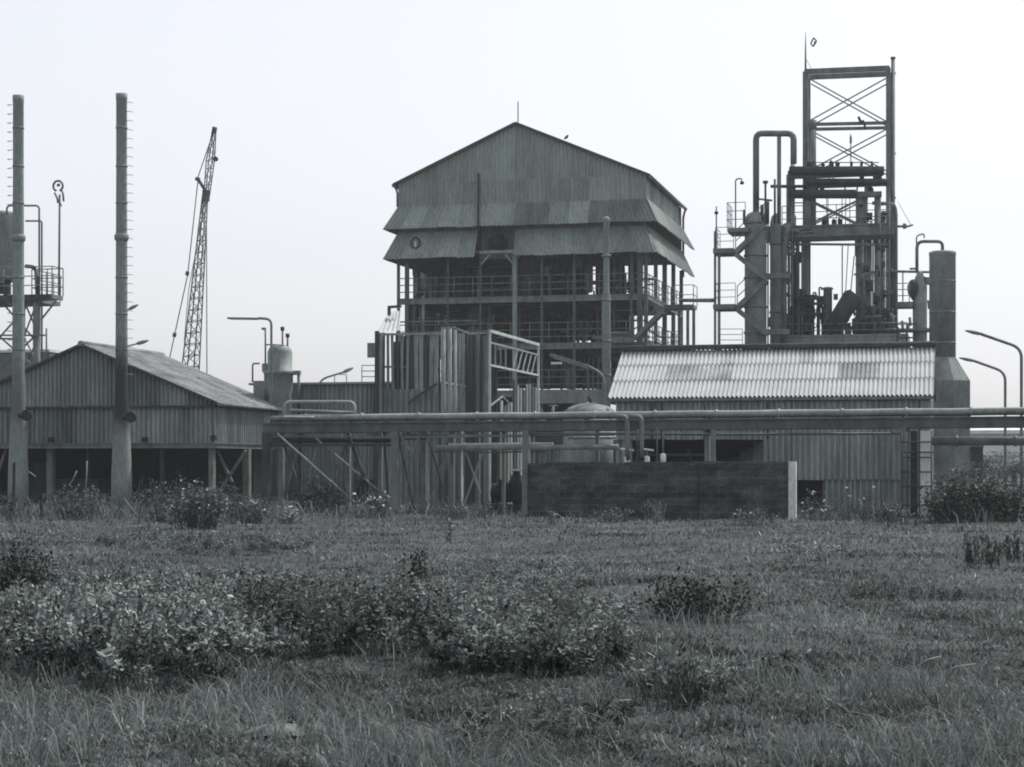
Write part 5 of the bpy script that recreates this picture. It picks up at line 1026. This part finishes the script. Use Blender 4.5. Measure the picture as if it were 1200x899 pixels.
# ================================================================== RIGHT BACKGROUND
r = thing('distant_warehouse', 'long low pale warehouse far away at the right edge', 'building', (X(1180,190),190))
Bx(r,'wall',X(1136,190),X(1300,190),190,215,0,Z(1160,508,190),white); MB().prism([(X(1134,190),189,Z(1160,508,190)),(X(1302,190),189,Z(1160,508,190)),(X(1302,190),202,Z(1160,497,190)),(X(1134,190),202,Z(1160,497,190))],(0,0,.3)).build('roof', conc_p, r)
for k in range(6): x = X(1150+k*26,190); Bx(r,'window',x,x+1.6,189.95,190,1.2,2.6,st_d)
r = thing('outbuilding', 'small dark outbuilding right of the flared stack base', 'building', (X(1142,80),80))
Bx(r,'wall',X(1128,80),X(1152,80),80,84,0,Z(1140,524,80),clad_d); Bx(r,'roof',X(1127,80),X(1153,80),79.8,84.2,Z(1140,524,80),Z(1140,522,80),st_m)
def tree(label, px, Y, h, w, seed):
    R_ = np.random.default_rng(seed); g = P(px,HZ,Y); g.z = 0
    r = thing('tree', label, 'tree', g, 'distant trees at the right edge')
    mb = MB(); mb.tube([g, g+V((.1,0,h*.3)), g+V((-.1,.1,h*.6)), g+V((.1,0,h*.85))],[.22,.17,.12,.05],7)
    for k in range(7):
        t = R_.uniform(.3,.7); a = R_.uniform(0,6.28); p = g+V((0,0,h*t)); mb.tube([p,p+V((math.cos(a)*w*.35,math.sin(a)*w*.35,h*.22))],[.08,.03],5)
    mb.build('trunk', stem_m, r)
    n = 2600; k = R_.integers(0,16,n); cc = np.stack([R_.normal(0,w*.24,16),R_.normal(0,w*.24,16),R_.uniform(h*.35,h*.88,16)],1)
    c = cc[k]+R_.normal(0,w*.09,(n,3)); L_ = R_.uniform(.16,.34,n); v,f,s_ = leafset(c,None,L_,L_*.6,.5,1.5); npmesh('crown',v,f,4,s_,pale_m,r)  # pale leaves put the distance haze into the crown colour
for i,(px,Y,h,w,l) in enumerate(((1162,150,3.6,4.2,'small round tree leftmost in the far gap'),(1176,165,4.4,3.6,'narrow tree in the middle of the far gap'),(1188,145,3.3,4.6,'low wide tree right of the shorter street lamp'),(1206,158,4.6,4.8,'tree cut by the right edge beyond the lamps'))):
    tree(l,px,Y,h*.66,w*.8,20+i)
# ================================================================== SMALL THINGS
def pumpset():
    Y = 60.5; r = thing('motor_pump', 'black motor and pump with spoked guards left of the black wall', 'machine', (X(590,Y),Y))
    a = P(578,578,Y); b = P(598,577,Y); MB().tube([a,b],.3,14).build('motor', black, r)
    mb = MB(); 
    for t in np.linspace(0,1,8): q = a.lerp(b,t); mb.tube([q-V((.012,0,0)),q+V((.012,0,0))],.34,14)
    mb.build('cooling_fins', black, r)
    Bx(r,'bed_plate',X(574,Y),X(614,Y),Y-.35,Y+.35,.02,.3,black)
    MB().lathe(X(605,Y),Y,[(.1,.3),(.24,.5),(.26,1.0),(.18,1.25),(.1,1.3),(.1,1.5)],14).build('pump_body', black, r)
    Pp(r,'discharge_pipe',bend([P(606,562,Y),P(611,566,Y),P(613,600,Y)],.3),.09,black)
    Bx(r,'terminal_box',X(586,Y),X(592,Y),Y-.3,Y-.1,Z(590,568,Y),Z(590,562,Y),black)
    o = Bx(r,'cover_plate',X(600,Y),X(614,Y),Y-.25,Y+.2,Z(607,552,Y),Z(607,549.5,Y),white)
pumpset()
FP = 'short dark posts before the left stack'
for px,t,b,lab in ((16,542,601,'taller dark post standing before the far left stack'),(48.5,578,609,'short dark stump post right of the far left stack')):
    g = G(px,b); s = CZ*F/(b-HZ); solo('fence_post', MB().beam((g.x,g.y,-.1),(g.x+.02,g.y,CZ+(HZ-t)/F*s),.075), black, lab, 'post', FP)
for k,(a,b,lab) in enumerate((((102,540),(100,575),'upright dry stalk between the stacks'),((82,568),(90,552),'leaning dry stalk left of the upright one between the stacks'),((34,553),(42,559),'pale broken stick behind the far left stack foot'))):
    solo('dry_stalk', MB().tube([P(*a,60),P(*a,60).lerp(P(*b,60),.5)+V((.02,0,0)),P(*b,60)],.022,5), dry_m, lab, 'stalk', 'dry stalks among the weeds')
for px,py,L_,ang,lab in ((726,838,.16,.6,'small pale stick lying left of the leafless clump, near the bottom'),(1086,787,.28,-.7,'bent pale twig on the grass at the far right'),(1122,795,.3,.5,'forked pale twig right of the bent one'),(943,780,.25,1.2,'pale upright twig standing in dark grass at centre right')):
    g = G(px,py); g.z = .07; d = V((math.cos(ang)*L_,.1,abs(math.sin(ang))*L_*.5)); solo('twig', MB().tube([g-d*.5,g+V((0,0,.02)),g+d*.5],.006,5), dry_m, lab, 'twig', 'pale twigs on the grass')
g = G(322,856); mb = MB(); R_ = random.Random(4); ring = []
for j,(rr,hh) in enumerate(((1,0),(.85,.035),(.5,.05),(.2,.055))):
    for k in range(14): t = k/14*6.283; q = rr*(1+.28*math.sin(2*t+1)+R_.uniform(-.12,.12)); ring.append((g.x+.15*q*math.cos(t), g.y+.16*q*math.sin(t), hh-.02+R_.uniform(-.012,.012)))
mb.add(ring, [(j*14+k, j*14+(k+1)%14, (j+1)*14+(k+1)%14, (j+1)*14+k) for j in range(3) for k in range(14)]+[tuple(range(42,56))])
solo('stone', mb, conc, 'flat crumbled pale stone lying in the grass at the lower left', 'stone')
# kite above the mast
kp = P(953.5,49.5,87); r = thing('kite', 'tiny dark diamond shaped kite hovering right of the tower mast', 'kite', kp)
q = [kp+V((.0,0,.2)),kp+V((.13,.02,.04)),kp+V((-.02,0,-.2)),kp+V((-.13,-.02,-.06))]
mb = MB(); [mb.tube([q[i],q[(i+1)%4]],.035,5) for i in range(4)]; mb.build('rim', st_d, r); MB().prism([kp+V((.02,0,.05)),kp+V((.1,0,.02)),kp+V((-.01,0,-.14))],(0,.01,0)).build('sail', st_d, r)
# bird on the roof edge of the process building
bp = P(663.5,163,99.8); mb = MB().tube([bp+V((-.12,0,.0)),bp+V((-.04,0,.06)),bp+V((.05,0,.12)),bp+V((.09,0,.2)),bp+V((.13,0,.21))],[.02,.07,.075,.045,.01],7)
solo('bird', mb, black, 'small dark bird perched on the right roof edge of the process building', 'bird')
# ================================================================== HAZE, LIGHT, SKY, CAMERA
HAZE = 0.0004
if HAZE:
    mb = MB().box(-60, 60, -6, 235, -1.5, 26)
    M = bpy.data.materials.new('haze_air'); M.use_nodes = True; nt = M.node_tree; nt.nodes.remove(nt.nodes['Principled BSDF'])
    pv = nt.nodes.new('ShaderNodeVolumePrincipled'); pv.inputs['Color'].default_value = (.93,.96,1,1); pv.inputs['Density'].default_value = HAZE; pv.inputs['Anisotropy'].default_value = .4
    nt.links.new(pv.outputs[0], nt.nodes['Material Output'].inputs['Volume'])
    h = mb.build('haze', M); h['kind'] = 'stuff'; h['label'] = 'thin pale haze over the whole plant'
SKYV = 1.66
EL, AZ = math.radians(56), math.radians(38)       # sun high, behind the plant and to the right (AZ from +Y towards +X)
sd = V((math.sin(AZ)*math.cos(EL), math.cos(AZ)*math.cos(EL), math.sin(EL)))
ld = bpy.data.lights.new('sun', 'SUN'); ld.energy = 2.9; ld.angle = math.radians(.6); ld.color = (1,.975,.94)
lo = bpy.data.objects.new('sun', ld); COL.objects.link(lo); lo.rotation_euler = sd.to_track_quat('Z','Y').to_euler(); lo.location = (0,40,60)
w = bpy.data.worlds.new('World'); sc.world = w; w.use_nodes = True; nt = w.node_tree; bg = nt.nodes['Background']
sk = nt.nodes.new('ShaderNodeTexSky'); sk.sky_type = 'NISHITA'; sk.sun_disc = False; sk.sun_elevation = EL; sk.sun_rotation = AZ
sk.dust_density = 2.5; sk.air_density = 1.2; sk.ozone_density = 1
hs = nt.nodes.new('ShaderNodeHueSaturation'); hs.inputs['Saturation'].default_value = .2
gm = nt.nodes.new('ShaderNodeGamma'); gm.inputs['Gamma'].default_value = .58; nt.links.new(sk.outputs[0], gm.inputs['Color']); nt.links.new(gm.outputs[0], hs.inputs['Color']); hs.inputs['Value'].default_value = SKYV; tm = nt.nodes.new('ShaderNodeMix'); tm.data_type = 'RGBA'; tm.blend_type = 'MULTIPLY'; tm.inputs['Factor'].default_value = 1; tm.inputs['B'].default_value = (.985,.99,1.035,1)
nt.links.new(hs.outputs[0], tm.inputs['A']); nt.links.new(tm.outputs['Result'], bg.inputs['Color']); bg.inputs['Strength'].default_value = .15
cd = bpy.data.cameras.new('camera'); cam = bpy.data.objects.new('camera', cd); COL.objects.link(cam); sc.camera = cam
cam.location = (0,0,CZ); cam.rotation_euler = (math.radians(90),0,TH); cd.sensor_width = 36; cd.lens = F/1200*36
cd.shift_y = (HZ-449.5)/1200; cd.clip_start = .1; cd.clip_end = 6000
sc.view_settings.view_transform = 'Standard'; sc.view_settings.look = 'None'; sc.view_settings.gamma = 1; sc.view_settings.exposure = 0.52
sc.view_settings.use_curve_mapping = False
sc.render.engine = 'CYCLES'; sc.cycles.max_bounces = 5; sc.cycles.filter_width = 1.9; sc.cycles.volume_bounces = 1
